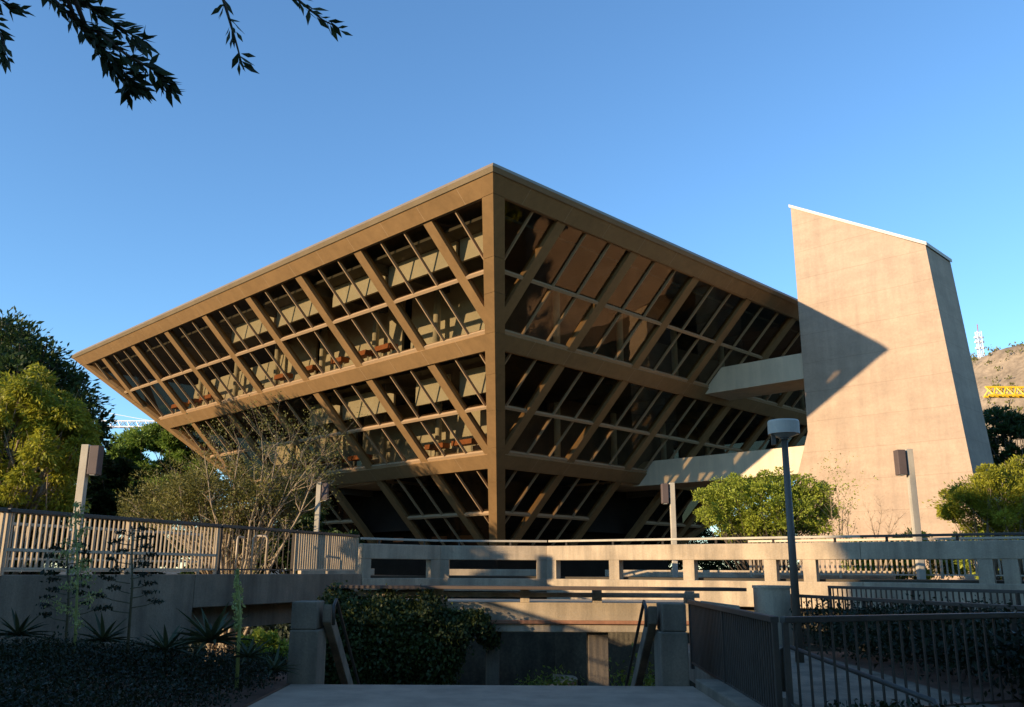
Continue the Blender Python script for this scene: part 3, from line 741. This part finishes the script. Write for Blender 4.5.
# ramp handrail, low
m = MB(); m.tube([(3.5, 11.9, .05), (3.5, 11.9, .62), (3.55, 11.8, .68), (4.0, 8.8, .42), (4.02, 8.7, .3), (4.02, 8.7, -.2)], .028, 8)
tag(m.build('ramp_handrail', M['raildark'], origin=(3.5, 11.9, 0), smooth=True), 'low dark sloping handrail behind the near railing corner', 'handrail')
m = MB(); m.hexa([(3.32, 6, -.6), (5.6, 6, -.6), (5.6, 19.2, -.3), (3.32, 19.2, -.3)], [(3.32, 6, .1), (5.6, 6, .1), (5.6, 19.2, .14), (3.32, 19.2, .14)])
tag(m.build('ramp', M['concgrey']), kind='structure')
m = MB(); m.box(5.62, 16, 4, 18.9, GZ, .02); tag(m.build('planting_bank', M['soil']), kind='structure')
rg = np.random.default_rng(21); P = []
for k in range(650):
    y = rg.uniform(8.0, 18.5); x = rg.uniform(5.75, 9.8)
    hgt = .3+.5*rg.random(); q = rg.normal(0, 1, (90, 3))*np.array([.25, .25, .13]); P.append(np.array([x, y, .05+hgt])+q)
P = np.concatenate(P); P = P[(P[:, 2] > .03) & (P[:, 0] > 5.66)]
tag(leaf_mesh('ground_cover', P, np.tile([0, 0, .6], (len(P), 1)), .085, .5, M['cover'], origin=(7, 13, 0), jitter=.9),
    'dark shaded leafy planting between the ramp and the back railing at right', 'ground cover', kind='stuff')

# ------------------------------------------------------------------ post lights with box fixtures
def post_light(px, py, Y, side, label, k=1.0, tilt=0):
    top = at(px, py, Y); zt = top.z; b = Vector((top.x, Y, WZ-.02))
    e = empty('post_light', b, label, 'post light', 'square post lights with hanging box fixtures')
    w_ = .14*k
    m = MB(); m.box(b.x-w_, b.x+w_*.4, b.y-w_*.7, b.y+w_*.7, b.z, zt); m.build('post', M['post'], e, bevel=.01)
    m = MB(); x0 = b.x+w_*.4+.05 if side > 0 else b.x-w_-.05-.25*k
    m.box(x0, x0+.25*k, b.y-.15*k, b.y+.17*k, zt-.80*k, zt-.03); f = m.build('box_fixture', M['fixture'], e, bevel=.015)
    m = MB(); m.box(x0+.05, x0+.25*k-.05, b.y-.12*k, b.y+.12*k, zt-.80*k-.012, zt-.80*k-.001); m.build('lens', M['lensglass'], f)
    m = MB(); xa = (b.x+w_*.4, x0) if side > 0 else (x0+.25*k, b.x-w_)
    m.box(xa[0], xa[1], b.y-.05, b.y+.05, zt-.6*k, zt-.2*k); m.build('mount', M['fixture'], e)
    return e
post_light(89, 447, 20.5, 1, 'leftmost pale square post light rising behind the left railing', .88)
post_light(321, 483, 29.0, 1, 'post light in front of the dark entrance left of the building corner', .75)
post_light(673.5, 482, 27.4, -1, 'post light right of the building corner, left of the round bush', .80)
post_light(910, 447, 24.2, -1, 'post light standing before the sunlit tan tower', .90)

# drum lamp
lp = at(797, 600, 15.5); lx = lp.x; lz = .1
lamp = empty('drum_lamp', (lx, 15.5, 0.0), 'tall grey lamp post with round drum head in front of the tower', 'street lamp')
ht = at(788, 437, 15.5).z
m = MB(); m.tube([(lx, 15.5, 0), (lx, 15.5, ht)], [.075, .055], 16); m.build('pole', M['lampgrey'], lamp, smooth=True)
m = MB(); m.tube([(lx, 15.5, -.0), (lx, 15.5, .06)], .16, 16); m.build('base_plate', M['lampgrey'], lamp)
hd = MB(); r = .275; hd.tube([(lx, 15.5, ht+.07), (lx, 15.5, ht+.075), (lx, 15.5, ht+.29), (lx, 15.5, ht+.32)], [r*.9, r, r, r*.94], 32); hdo = hd.build('drum_head', M['lamphead'], lamp, smooth=False)
m = MB(); m.tube([(lx, 15.5, ht+.012), (lx, 15.5, ht+.068)], [.1, .24], 24); m.build('lens', M['lensglass'], hdo)
m = MB(); m.tube([(lx, 15.5, ht-.02), (lx, 15.5, ht+.012)], .085, 12); m.build('collar', M['lampgrey'], lamp)
m = MB(); m.box(lx-.235, lx-.17, 15.44, 15.5, ht-.12, ht+.07); m.build('sensor', M['lampgrey'], lamp)

# ------------------------------------------------------------------ cranes and mast
def lattice(mb, p, q, w_, nb, thick):
    p = Vector(p); q = Vector(q); d = (q-p).normalized(); up = Vector((0, 0, 1)) if abs(d.z) < .9 else Vector((1, 0, 0))
    a = d.cross(up).normalized()*w_/2; b = a.cross(d).normalized()*w_/2
    if abs(d.z) < .9: cor = [-a-b, a-b, b]
    else: cor = [-a-b, a-b, a+b, -a+b]
    for c in cor: mb.bar(p+c, q+c, thick)
    n_ = len(cor)
    for k in range(nb):
        s = p.lerp(q, k/nb); t = p.lerp(q, (k+.5)/nb); u = p.lerp(q, (k+1)/nb)
        for j in range(n_):
            mb.bar(s+cor[j], t+cor[(j+1) % n_], thick*.6); mb.bar(t+cor[(j+1) % n_], u+cor[j], thick*.6)
def crane(px_tip, px_mast, py, Y, mat, label, beyond, w_=1.6):
    tip = at(px_tip, py, Y); mast = at(px_mast, py, Y); z = tip.z; mast.z = z; tip.z = z
    e = empty('tower_crane', (mast.x, mast.y, GZ), label, 'crane', 'tower cranes in the distance'); th = .34 if mat == 'yellow' else .26
    m = MB(); lattice(m, (mast.x, mast.y, GZ), (mast.x, mast.y, z-.8), w_, int(z/2), th); m.build('mast', M[mat], e)
    m = MB(); lattice(m, (mast.x, mast.y, z), tip, w_*.9, int(abs(tip.x-mast.x)/2), th); m.build('jib', M[mat], e)
    s = 1 if tip.x > mast.x else -1
    m = MB(); lattice(m, (mast.x, mast.y, z), (mast.x-s*beyond, mast.y, z), w_*.9, int(beyond/2), th); m.build('counter_jib', M[mat], e)
    m = MB(); m.bar((mast.x, mast.y, z), (mast.x, mast.y, z+5), .5); m.build('peak', M[mat], e)
    m = MB(); m.bar((mast.x, mast.y, z+5), (mast.x+s*abs(tip.x-mast.x)*.7, mast.y, z+.8), .12); m.bar((mast.x, mast.y, z+5), (mast.x-s*(beyond-1), mast.y, z+.8), .12); m.build('tie_bar', M[mat], e)
    m = MB(); x_ = mast.x-s*(beyond-1.5); m.box(x_-1, x_+1, mast.y-.6, mast.y+.6, z-2.4, z-.5); m.build('counterweight', M['concgrey'], e)
    return e
crane(196, 40, 426, 190, 'white', 'white lattice crane jib in the distance left of the building', 12, 1.5)
crane(986, 1150, 389, 170, 'yellow', 'yellow crane jib in front of the rocky hill at far right', 12, 2.0)
mt = at(981, 352, 455); mz = at(981, 329, 455).z
e = empty('radio_mast', (mt.x, 455, mt.z-6), 'white lattice radio mast on top of the rocky hill', 'radio mast')
m = MB(); lattice(m, (mt.x, 455, mt.z-6), (mt.x, 455, mz), 2.2, 10, .28); m.build('lattice', M['white'], e)
m = MB()
for dz in (3.5, 7, 9.5): m.box(mt.x-2.4, mt.x+2.4, 454.4, 455.6, mt.z+dz-.5, mt.z+dz+.4)
m.build('antenna_panel', M['white'], e)
m = MB(); m.bar((mt.x, 455, mz), (mt.x, 455, mz+4), .3); m.build('whip', M['redp'], e)

# ------------------------------------------------------------------ trees
def pt(px, py, Y): p = at(px, py, Y); return (p.x, p.y, p.z)
def tr(name, px, pyc, Y, rpx, rpz, ry, *a, basex=None, **k):
    c = at(px, pyc, Y); s = Y/ray(px, pyc).y
    return tree(name, ((at(basex, 560, Y).x if basex else c.x), Y, GZ), (c.x, Y, c.z), (rpx*s, ry, rpz*s), *a, **k)
ex = [(pt(x, y, 38), r) for x, y, r in ((8, 352, 1.4), (30, 372, 1.2), (2, 330, 1.0), (58, 388, 1.0), (78, 402, .9), (92, 425, .9), (20, 345, 1.0), (45, 368, .9), (88, 440, .8))]
tr('evergreen_tree', 8, 445, 38, 92, 96, 4.5, M['darkleaf'], M['bark'], 'tall dark evergreen rising behind the yellow green tree at far left', 'tree', nclump=80, per=420, leaf=.26, seed=2, extra=ex, trunk_r=.35, maxr=.28)
tr('feathery_tree', 25, 452, 22, 62, 68, 2.0, M['lime'], M['palebark'], 'sunlit yellow green feathery tree at the far left behind the railing', 'tree', nclump=62, per=700, leaf=.13, aspect=.34, seed=4, droop=.5, trunk_r=.14, maxr=.26, extra=[(pt(14, 392, 22), .55), (pt(40, 378, 22), .4), (pt(70, 410, 22), .45), (pt(85, 440, 22), .35), (pt(60, 500, 22), .45), (pt(5, 505, 22), .45)])
tr('leafy_tree', 160, 478, 62, 54, 46, 3.6, M['midgreen'], M['bark'], 'mid green tree under the pyramid tip, left of the bare branches', 'tree', nclump=60, per=750, leaf=.28, seed=6, trunk_r=.25, extra=[(pt(150, 440, 62), 1.2), (pt(128, 455, 62), 1.1), (pt(165, 446, 62), 1.0), (pt(182, 455, 62), 1.0)])
tr('leafy_tree', 110, 500, 47, 40, 40, 2.6, M['darkleaf'], M['bark'], 'dark shaded tree between the left post light and the mid green tree', 'tree', nclump=50, per=650, leaf=.26, seed=8, trunk_r=.22)
tr('olive_tree', 222, 503, 31, 100, 32, 2.2, M['olivetree'], M['palebark'], 'olive brown half bare tree in front of the pyramid at left', 'tree', nclump=95, per=420, fill=7000, extra=[(pt(x, y, 31), r_) for x, y, r_ in ((150, 480, .5), (175, 470, .45), (205, 462, .5), (240, 466, .4), (285, 478, .4), (132, 500, .45))], leaf=.10, aspect=.4, seed=10, trunk_r=.13, ntrunk=3, minr=.12, maxr=.3)
tr('round_bush', 768, 507, 29, 70, 36, 1.7, M['bush'], M['bark'], 'bright green round bush below the lower footbridge', 'bush', nclump=130, fill=15000, per=430, leaf=.085, aspect=.5, seed=12, trunk_r=.07, ntrunk=3, minr=.10, maxr=.19, shell=.15, extra=[(pt(716, 492, 29), .4), (pt(745, 482, 29), .4), (pt(822, 500, 29), .35), (pt(706, 515, 29), .35)])
tr('feathery_tree', 1003, 500, 25, 66, 34, 1.6, M['lime'], M['palebark'], 'yellow green feathery tree right of the tan tower', 'tree', nclump=60, fill=9000, per=700, leaf=.095, aspect=.36, seed=14, trunk_r=.07, ntrunk=2, minr=.11, maxr=.22, shell=.2, extra=[(pt(1012, 470, 25), .45), (pt(985, 478, 25), .35), (pt(952, 510, 25), .35), (pt(1022, 462, 25), .4)])
tr('evergreen_tree', 1010, 440, 62, 45, 34, 3, M['darkleaf'], M['bark'], 'dark tree between the tower and the hill at right', 'tree', nclump=34, per=420, leaf=.32, seed=16, trunk_r=.25, extra=[(pt(1000, 415, 62), 1.0), (pt(1018, 424, 62), .9)])
tr('evergreen_tree', 1085, 440, 70, 50, 40, 3, M['darkleaf'], M['bark'], 'dark tree half hidden beyond the right frame edge under the hill', 'tree', nclump=24, per=320, leaf=.34, seed=17, trunk_r=.25)

tr('evergreen_tree', -62, 425, 42, 135, 118, 6.0, M['darkleaf'], M['bark'], 'large dark evergreen mostly beyond the left edge of the frame', 'tree', nclump=110, per=520, leaf=.34, seed=41, trunk_r=.4, maxr=.26)
for i_, (px_, py_, Y_, rx_, rz_, lb_) in enumerate(((30, 548, 46, 62, 40, 'dark shrub mass low behind the left railing under the evergreen'), (135, 552, 50, 60, 38, 'dark shrub seen through the railing pickets under the mid green tree'),
      (225, 552, 40, 55, 36, 'dark shrub behind the olive tree, seen through the far pickets'), (300, 548, 38, 50, 34, 'dark shrub below the pyramid left of the entrance'), (725, 548, 72, 70, 36, 'dark tree mass far behind the round bush at right'), (800, 550, 78, 90, 34, 'dark tree mass far behind the tan tower base'), (372, 550, 74, 60, 30, 'dark tree mass far behind the building entrance at left'))):
    tr('dense_shrub', px_, py_, Y_, rx_, rz_, 2.2, M['darkleaf'], M['bark'], lb_, 'shrub', nclump=44, per=620, leaf=.26, seed=50+i_, trunk_r=.12, twigs=False, shell=.2)
for i_, (px_, py_, Y_, rx_, rz_, lb_) in enumerate(((905, 556, 33, 60, 22, 'low green shrub seen through the right parapet openings'), (1010, 548, 31, 60, 30, 'low green shrub behind the right parapet below the yellow green tree'))):
    tr('dense_shrub', px_, py_, Y_, rx_, rz_, 1.5, M['bush'], M['bark'], lb_, 'shrub', nclump=40, per=520, leaf=.14, seed=60+i_, trunk_r=.08, twigs=False, shell=.2)

def bare(name, base, tip_list, mat, label, cat, r0=.05, seed=1, leaves=None, curl=.18, sub=6, parentname='branches'):
    rd = random.Random(seed); root = empty(name, base, label, cat); m = MB(); ends = []
    for tip in tip_list:
        b = Vector(base)+Vector((rd.uniform(-.15, .15), rd.uniform(-.15, .15), 0)); t = Vector(tip); n_ = 7; pts = []
        off = Vector((0, 0, 0)); ln = (t-b).length
        for i in range(n_+1):
            s = i/n_; off += Vector((rd.uniform(-1, 1), rd.uniform(-1, 1), rd.uniform(-.5, 1)))*curl*ln/n_
            pts.append(b.lerp(t, s)+off*math.sin(s*math.pi)+Vector((0, 0, math.sin(s*math.pi)*ln*.06)))
        m.tube(pts, [r0*(1-.85*i/n_) for i in range(n_+1)], 6)
        for i in range(2, n_+1):
            for j in range(sub//2 if i < 4 else sub):
                p = pts[i]; dr = (pts[i]-pts[i-1]).normalized()
                q = p+(dr*.6+Vector((rd.uniform(-1, 1), rd.uniform(-1, 1), rd.uniform(-.2, 1.1))))*ln*rd.uniform(.04, .13)
                mid = p.lerp(q, .5)+Vector((rd.uniform(-1, 1), rd.uniform(-1, 1), rd.uniform(-1, 1)))*ln*.015
                rr = r0*(1-.85*i/n_); m.tube([p, mid, q], [rr*.55, rr*.4, rr*.2], 4); ends.append(q)
                for _ in range(2):
                    q3 = q+Vector((rd.uniform(-1, 1), rd.uniform(-1, 1), rd.uniform(-.3, 1)))*ln*.05; m.tube([q.lerp(mid, .3), q3], [rr*.25, rr*.12], 3); ends.append(q3)
    m.build(parentname, mat, root, smooth=True)
    if leaves:
        E = np.array(ends); E = np.repeat(E, leaves[1], 0)+RNG.normal(0, leaves[3], (len(E)*leaves[1], 3)); leaf_mesh('foliage', E, RNG.normal(0, 1, E.shape), leaves[2], .4, leaves[0], root)
    return root
yb = 29.5
bare('bare_tree', (at(235, 560, yb).x, yb, GZ), [pt(x, y+5, yb+dy) for x, y, dy in ((322, 452, 0), (306, 440, .8), (262, 434, -.6), (290, 444, 1.2), (240, 442, .5), (205, 452, -.8), (315, 470, -.9), (328, 462, 1.), (278, 438, .2))],
     M['palebark'], 'nearly leafless pale branching tree in front of the left glass face', 'tree', r0=.07, seed=3, sub=5, leaves=(M['olivetree'], 9, .09, .13))
bare('twiggy_shrub', (at(880, 560, 25.6).x, 25.6, WZ-.02), [pt(x, y, 25.6) for x, y in ((866, 505), (880, 498), (893, 512), (872, 518), (920, 520), (905, 512))], M['palebark'], 'thin leafless reddish shrub at the foot of the tan tower', 'shrub', r0=.018, seed=5, sub=5)
bare('twiggy_shrub', (at(838, 560, 28).x, 28, GZ), [pt(x, y, 28) for x, y in ((836, 480), (845, 495), (828, 478), (848, 510))], M['palebark'], 'sparse twigs rising at the right side of the round bush', 'shrub', r0=.03, seed=6, sub=5, leaves=(M['bush'], 3, .08, .06))

rg = np.random.default_rng(71); P = []
for k in range(2600):
    x = rg.uniform(-34, 34); y = rg.uniform(31, 72)
    if abs(x+.7) + abs(y-49.5) < 12 or (y < 34.0 and abs(x) < 6): continue
    if abs(x-18) < 5 and abs(y-39) < 5: continue
    P.append(np.array([x, y, GZ+.2+.4*rg.random()])+rg.normal(0, 1, (30, 3))*np.array([.6, .6, .2]))
P = np.concatenate(P)
tag(leaf_mesh('ground_cover', P, np.tile([0, 0, .6], (len(P), 1)), .30, .5, M['cover'], origin=(0, 45, GZ), jitter=.9),
    'low garden planting around the foot of the glass building', 'ground cover', kind='stuff')

# ------------------------------------------------------------------ ivy over the footbridge
rg = np.random.default_rng(31); P = []
x0, x1 = atx(330, 19.6), atx(493, 19.6)
for k in range(1500):
    s = rg.random(); x = x0+(x1-x0)*s
    ztop = 1.08-.10*math.sin(s*3)-max(0, s-.62)*1.9+.09*math.sin(s*23)+.06*math.sin(s*41+1)
    zb = -2.0+ (0 if s < .45 else (s-.45)*5.2) + .25*math.sin(s*31)
    if zb > ztop-.15: zb = ztop-.15
    z = zb+(ztop-zb)*rg.random()**.75
    y = 19.55-.35*math.sin(min(1, (ztop-z)/1.5)*2)+rg.normal(0, .12)
    if z > ztop-.25: y += rg.uniform(0, 1.2)
    P.append(np.array([x, y, z])+rg.normal(0, .09, (40, 3)))
P = np.concatenate(P)
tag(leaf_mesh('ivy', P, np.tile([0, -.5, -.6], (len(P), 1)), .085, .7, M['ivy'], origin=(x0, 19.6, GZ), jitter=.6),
    'thick dark ivy hanging over the left half of the garden footbridge', 'ivy', kind='stuff')

# ------------------------------------------------------------------ small plants in the beds
def agave(c, r, n_, label, seed, mat='agave', stiff=1.0):
    rd = random.Random(seed); m = MB(); c = Vector(c)
    for k in range(n_):
        t = k*2.399; el = .12+.95*(k/n_)**1.3; Ln = r*rd.uniform(.7, 1.15); w_ = r*.075
        d = Vector((math.cos(t), math.sin(t), 0)); sd_ = Vector((-math.sin(t), math.cos(t), 0)); pts = []
        for i in range(6):
            s = i/5; rad = Ln*s*math.cos(el)*(1+.1*s); z = Ln*(s*math.sin(el)-.28*s*s*(1.2-el)*stiff)
            ww = w_*(1.0-s**2.2)*(.6+1.2*s*(1-s)); pts.append((c+d*rad+Vector((0, 0, z)), ww))
        vs = []
        for p, ww in pts: vs += [p-sd_*ww+Vector((0, 0, ww*.5)), p-Vector((0, 0, ww*.35)), p+sd_*ww+Vector((0, 0, ww*.5))]
        fs = []
        for i in range(5):
            a = i*3; fs += [(a, a+1, a+4, a+3), (a+1, a+2, a+5, a+4)]
        m.add(vs, fs)
    o = m.build('agave', M[mat], origin=c, smooth=True); tag(o, label, 'agave', 'agaves in the shaded bed'); return o
for (px, py, Y, r, n_, lb) in ((212, 640, 12.2, .62, 40, 'largest agave with arching pale leaves in front of the left wall'),
                               (168, 650, 13.0, .55, 26, 'agave with low flat leaves, left of the largest agave'),
                               (105, 640, 13.2, .5, 24, 'dark agave at the foot of the branching stalk in the bed'),
                               (20, 635, 13.3, .5, 24, 'agave at the far left end of the bed by the wall'),
                               (250, 655, 12.0, .4, 22, 'small agave by the base of the pale upright stalk'),
                               (276, 668, 13.0, .4, 20, 'small dark agave beside the left stair pillar')):
    c = at(px, py, Y); agave((c.x, Y, c.z-.05), r, n_, lb, px)
def stalk(px, Y, y0, y1, label, kind, seed):
    rd = random.Random(seed); b = at(px, y0, Y); t = at(px+rd.uniform(-3, 3), y1, Y); root = empty('flower_stalk', b, label, 'flower stalk', 'agave flower stalks in the shaded bed')
    hgt = t.z-b.z; m = MB(); m.tube([b-Vector((0, 0, .3)), b.lerp(t, .5)+Vector((.03, 0, 0)), t], [.022, .016, .008] if kind != 'spear' else [.026, .022, .008], 7); m.build('stem', M['stalk'] if kind != 'pods' else M['pink'], root, smooth=True)
    P = []; mm = MB()
    if kind == 'spear':
        for k in range(420):
            s = rd.uniform(.35, 1); a = rd.uniform(0, 6.28); r_ = .085*math.sin((s-.35)/.65*math.pi*.8+.5)
            P.append(np.array(b.lerp(t, s))+np.array([math.cos(a)*r_*rd.random(), math.sin(a)*r_*rd.random(), 0]))
    elif kind == 'leafy':
        for k in range(26):
            s = .15+.85*k/26; a = rd.uniform(0, 6.28); ln = (.30*(1-s)+.10)*rd.uniform(.6, 1.2); p = b.lerp(t, s); q = p+Vector((math.cos(a)*ln, math.sin(a)*ln, ln*.35)); mm.tube([p, q], [.006, .003], 4)
            for _ in range(26): P.append(np.array(p.lerp(q, rd.uniform(.4, 1.1)))+np.array([rd.gauss(0, .04), rd.gauss(0, .04), rd.gauss(0, .035)]))
    else:
        for k in range(18):
            s = .28+.72*k/18; a = (0 if k % 2 else math.pi)+rd.uniform(-.7, .7); ln = (.36*(1-s)+.14)*rd.uniform(.8, 1.2); p = b.lerp(t, s); q = p+Vector((math.cos(a)*ln, math.sin(a)*ln, ln*.25)); mm.tube([p, p.lerp(q, .6)-Vector((0, 0, .02)), q], [.007, .006, .005], 4)
            for _ in range(46): P.append(np.array(q)+np.array([rd.gauss(0, .05), rd.gauss(0, .05), rd.gauss(0, .016)]))
    if mm.v: mm.build('side_shoot', M['stalk'] if kind != 'pods' else M['pink'], root)
    P = np.array(P); leaf_mesh('flower_cluster', P, np.tile([0, 0, 1.0], (len(P), 1)), .055, .45, M['stalk'] if kind != 'pods' else M['cover'], root, jitter=.7)
stalk(78, 12.5, 655, 505, 'tall leafy yellow green stalk overlapping the left post light', 'leafy', 1)
stalk(68, 12.8, 655, 545, 'slender leafy stalk just left of the tallest stalk', 'pods', 9)
stalk(130, 12.4, 650, 528, 'branching stalk with dark flat seed clusters before the left wall', 'pods', 2)
stalk(240, 12.0, 665, 571, 'pale upright spear shaped stalk at the right end of the bed', 'spear', 3)
c = at(262, 650, 15.3); cl = clumps((c.x, 15.3, c.z), (.5, .4, .26), 22, 5, .2, .2, .4); P = np.concatenate([p+RNG.normal(0, 1, (90, 3))*r*.4 for p, r in cl])
tag(leaf_mesh('leafy_shrub', P, np.tile([0, 0, .5], (len(P), 1)), .09, .6, M['bush'], origin=(c.x, 15.3, c.z-.3), jitter=.8), 'small bright green shrub lit by sun beside the left stair pillar', 'shrub')
c = at(905, 705, 8.6); P = np.array([c.x, 8.6, c.z-.1])+RNG.normal(0, 1, (1500, 3))*np.array([.35, .2, .06])
tag(leaf_mesh('leafy_shrub', P, np.tile([0, 0, .5], (len(P), 1)), .06, .5, M['cover'], origin=(c.x, 8.6, c.z-.3), jitter=.8), 'low green plant tips at the bottom edge behind the near railing', 'shrub')

# ------------------------------------------------------------------ overhanging branch at top left (a tree beside the camera)
ot = empty('overhanging_tree', (-3.6, 1.2, 0), 'dark leafy branches hanging into the sky at top left', 'tree')
rdb = random.Random(12); tb = MB(); P = []; D_ = []
YB2 = 4.2
tb.tube([(-3.6, 1.2, -.3), (-3.5, 1.4, 2.5), (-3.1, 2.0, 4.6), (-2.6, 3.0, 5.3)], [.17, .14, .1, .05], 10)
def twig(pxs, r0=.012, leafden=12, side=True, lsz=.17):
    pts = [at(x-11, y-9, Y) for x, y, Y in pxs]; tb.tube(pts, [r0*(1-.75*i/(len(pts)-1)) for i in range(len(pts))], 6)
    for i in range(len(pts)-1):
        for k in range(leafden):
            s = rdb.random(); p = pts[i].lerp(pts[i+1], s); d = (pts[i+1]-pts[i]).normalized()
            v = Vector((rdb.uniform(-1, 1), rdb.uniform(-.5, .5), rdb.uniform(-1, 1))); dd = (d*.9+v*.8).normalized()
            P.append(np.array(p+dd*lsz*.45)); D_.append(np.array(dd))
tw = [
 ([(60, -60, 4.0), (40, -20, 4.0), (60, 8, 4.0), (85, 32, 4.05), (108, 55, 4.1), (130, 80, 4.15), (150, 98, 4.2)], 13),
 ([(50, -20, 4.0), (80, 5, 4.1), (110, 25, 4.15), (135, 42, 4.2), (155, 55, 4.2)], 11),
 ([(85, 32, 4.05), (110, 45, 4.1), (135, 65, 4.1), (165, 82, 4.15), (180, 100, 4.2)], 10),
 ([(100, 50, 4.1), (118, 75, 4.15), (135, 95, 4.2), (140, 104, 4.2)], 7),
 ([(60, 8, 4.0), (85, 10, 4.1), (100, -4, 4.1), (118, 2, 4.2)], 5),
 ([(232, -30, 4.2), (230, 2, 4.2), (238, 28, 4.2), (246, 55, 4.25), (253, 80, 4.3)], 3),
 ([(262, -40, 4.4), (290, -5, 4.4), (312, 14, 4.4), (332, 30, 4.45), (348, 38, 4.5)], 3),
 ([(-40, -30, 3.8), (-5, 22, 3.8), (12, 50, 3.8), (14, 66, 3.8)], 5), ([(-30, -10, 3.8), (5, 8, 3.8), (28, 22, 3.85)], 5),
]
for pts, den in tw: twig(pts, leafden=int(den*2.6), lsz=.12)
# rejoin twigs to the limb
J = Vector((-2.6, 3.0, 5.3))
for pts, den in tw: 
    p = at(pts[0][0]-11, pts[0][1]-9, pts[0][2]); tb.tube([J, J.lerp(p, .5)+Vector((0, 0, .15)), p], [.045, .025, .012], 6)
tb.build('trunk', M['bark'], ot, smooth=True)
# unseen rest of the crown, enlarged to cut sky light on the left foreground
cl = clumps((-6.5, 0.6, 7.6), (5.5, 4.4, 1.3), 90, 77, .2, .2, .32)
for p, r in cl:
    tb2 = p+RNG.normal(0, 1, (240, 3))*r*.55; tb2 = tb2[(tb2[:, 2]-1.6 > np.maximum(.8*tb2[:, 1], .3)) | (np.abs(tb2[:, 0]) > .66*tb2[:, 1]+.3)]; P += list(tb2); D_ += list(RNG.normal(0, 1, tb2.shape))
P = np.array(P); D_ = np.array(D_)
leaf_mesh('crown', P, D_, .098, .30, M['branchleaf'], ot, jitter=.15)

# ------------------------------------------------------------------ unseen building and hedge added on the sun side to shade the foreground
pq = Vector((.505, -.863)); qq = Vector((.863, .505))
def cdp(c, d): v = pq*c+qq*d; return (v.x, v.y)
e = empty('stucco_building', (*cdp(-1, -26), GZ), 'plain beige low rise building standing left of and behind the viewer', 'building')
m = MB(); m.seg(cdp(-15.0, -26), cdp(14, -26), 12, GZ, 11.5, 0); m.build('wall', M['terr'], e)
m = MB(); m.seg(cdp(-15.2, -26), cdp(14.2, -26), 12.4, 11.5, 12.0, 0); m.build('roof', M['cap'], e)
for c_ in range(-13, 13, 4):
    for z_ in (0.2, 4.0, 7.8):
        m = MB(); m.seg(cdp(c_, -19.96), cdp(c_+2, -19.96), .08, z_, z_+1.8); m.build('window', M['dark'], e)
# unseen hedge with uneven top, added sunward of the left walkway to shade it
rg = np.random.default_rng(55); P = []
for k in range(2600):
    s = rg.random(); c_ = -17.0-9.0*s; d_ = -12+rg.normal(0, .5); top = 3.75+1.70*s+.18*math.sin(s*40)+.12*math.sin(s*17)
    z_ = GZ+(top-GZ)*rg.random(); x, y = cdp(c_, d_); P.append(np.array([x, y, z_])+rg.normal(0, .13, (26, 3)))
P = np.concatenate(P); tag(leaf_mesh('hedge', P, RNG.normal(0, 1, P.shape), .22, .6, M['midgreen'], origin=(*cdp(-21, -12), GZ)), 'tall dense hedge beyond the left edge of the walkway', 'hedge', kind='stuff')

# unseen trees added to screen the low sky, also mirrored in the right glass
for i_, (x_, y_, h_, r_) in enumerate(((19, 3, 12, 5), (27, 13, 13, 5.5), (37, 23, 14, 6), (50, 36, 15, 7), (11, -9, 12, 5), (1, -14, 13, 5.5), (46, 12, 16, 7), (24, -8, 14, 6))):
    tree('shade_tree', (x_, y_, GZ), (x_, y_, GZ+h_*.58), (r_, r_, h_*.46), M['darkleaf'], M['bark'],
         ['broad dark tree just beyond the right edge of the near railings', 'second broad tree beyond the right edge, behind the ramp', 'tree beyond the right edge level with the round bush', 'tree far beyond the right edge level with the tan tower',
          'tree behind the viewer to the right', 'tree directly behind the viewer', 'tall outermost tree beyond the right edge', 'tall tree behind the viewer at far right'][i_], 'tree',
         nclump=70, per=150, leaf=.55, aspect=.55, seed=200+i_, trunk_r=.3, twigs=False, shell=.2, group='shade trees around the plaza')
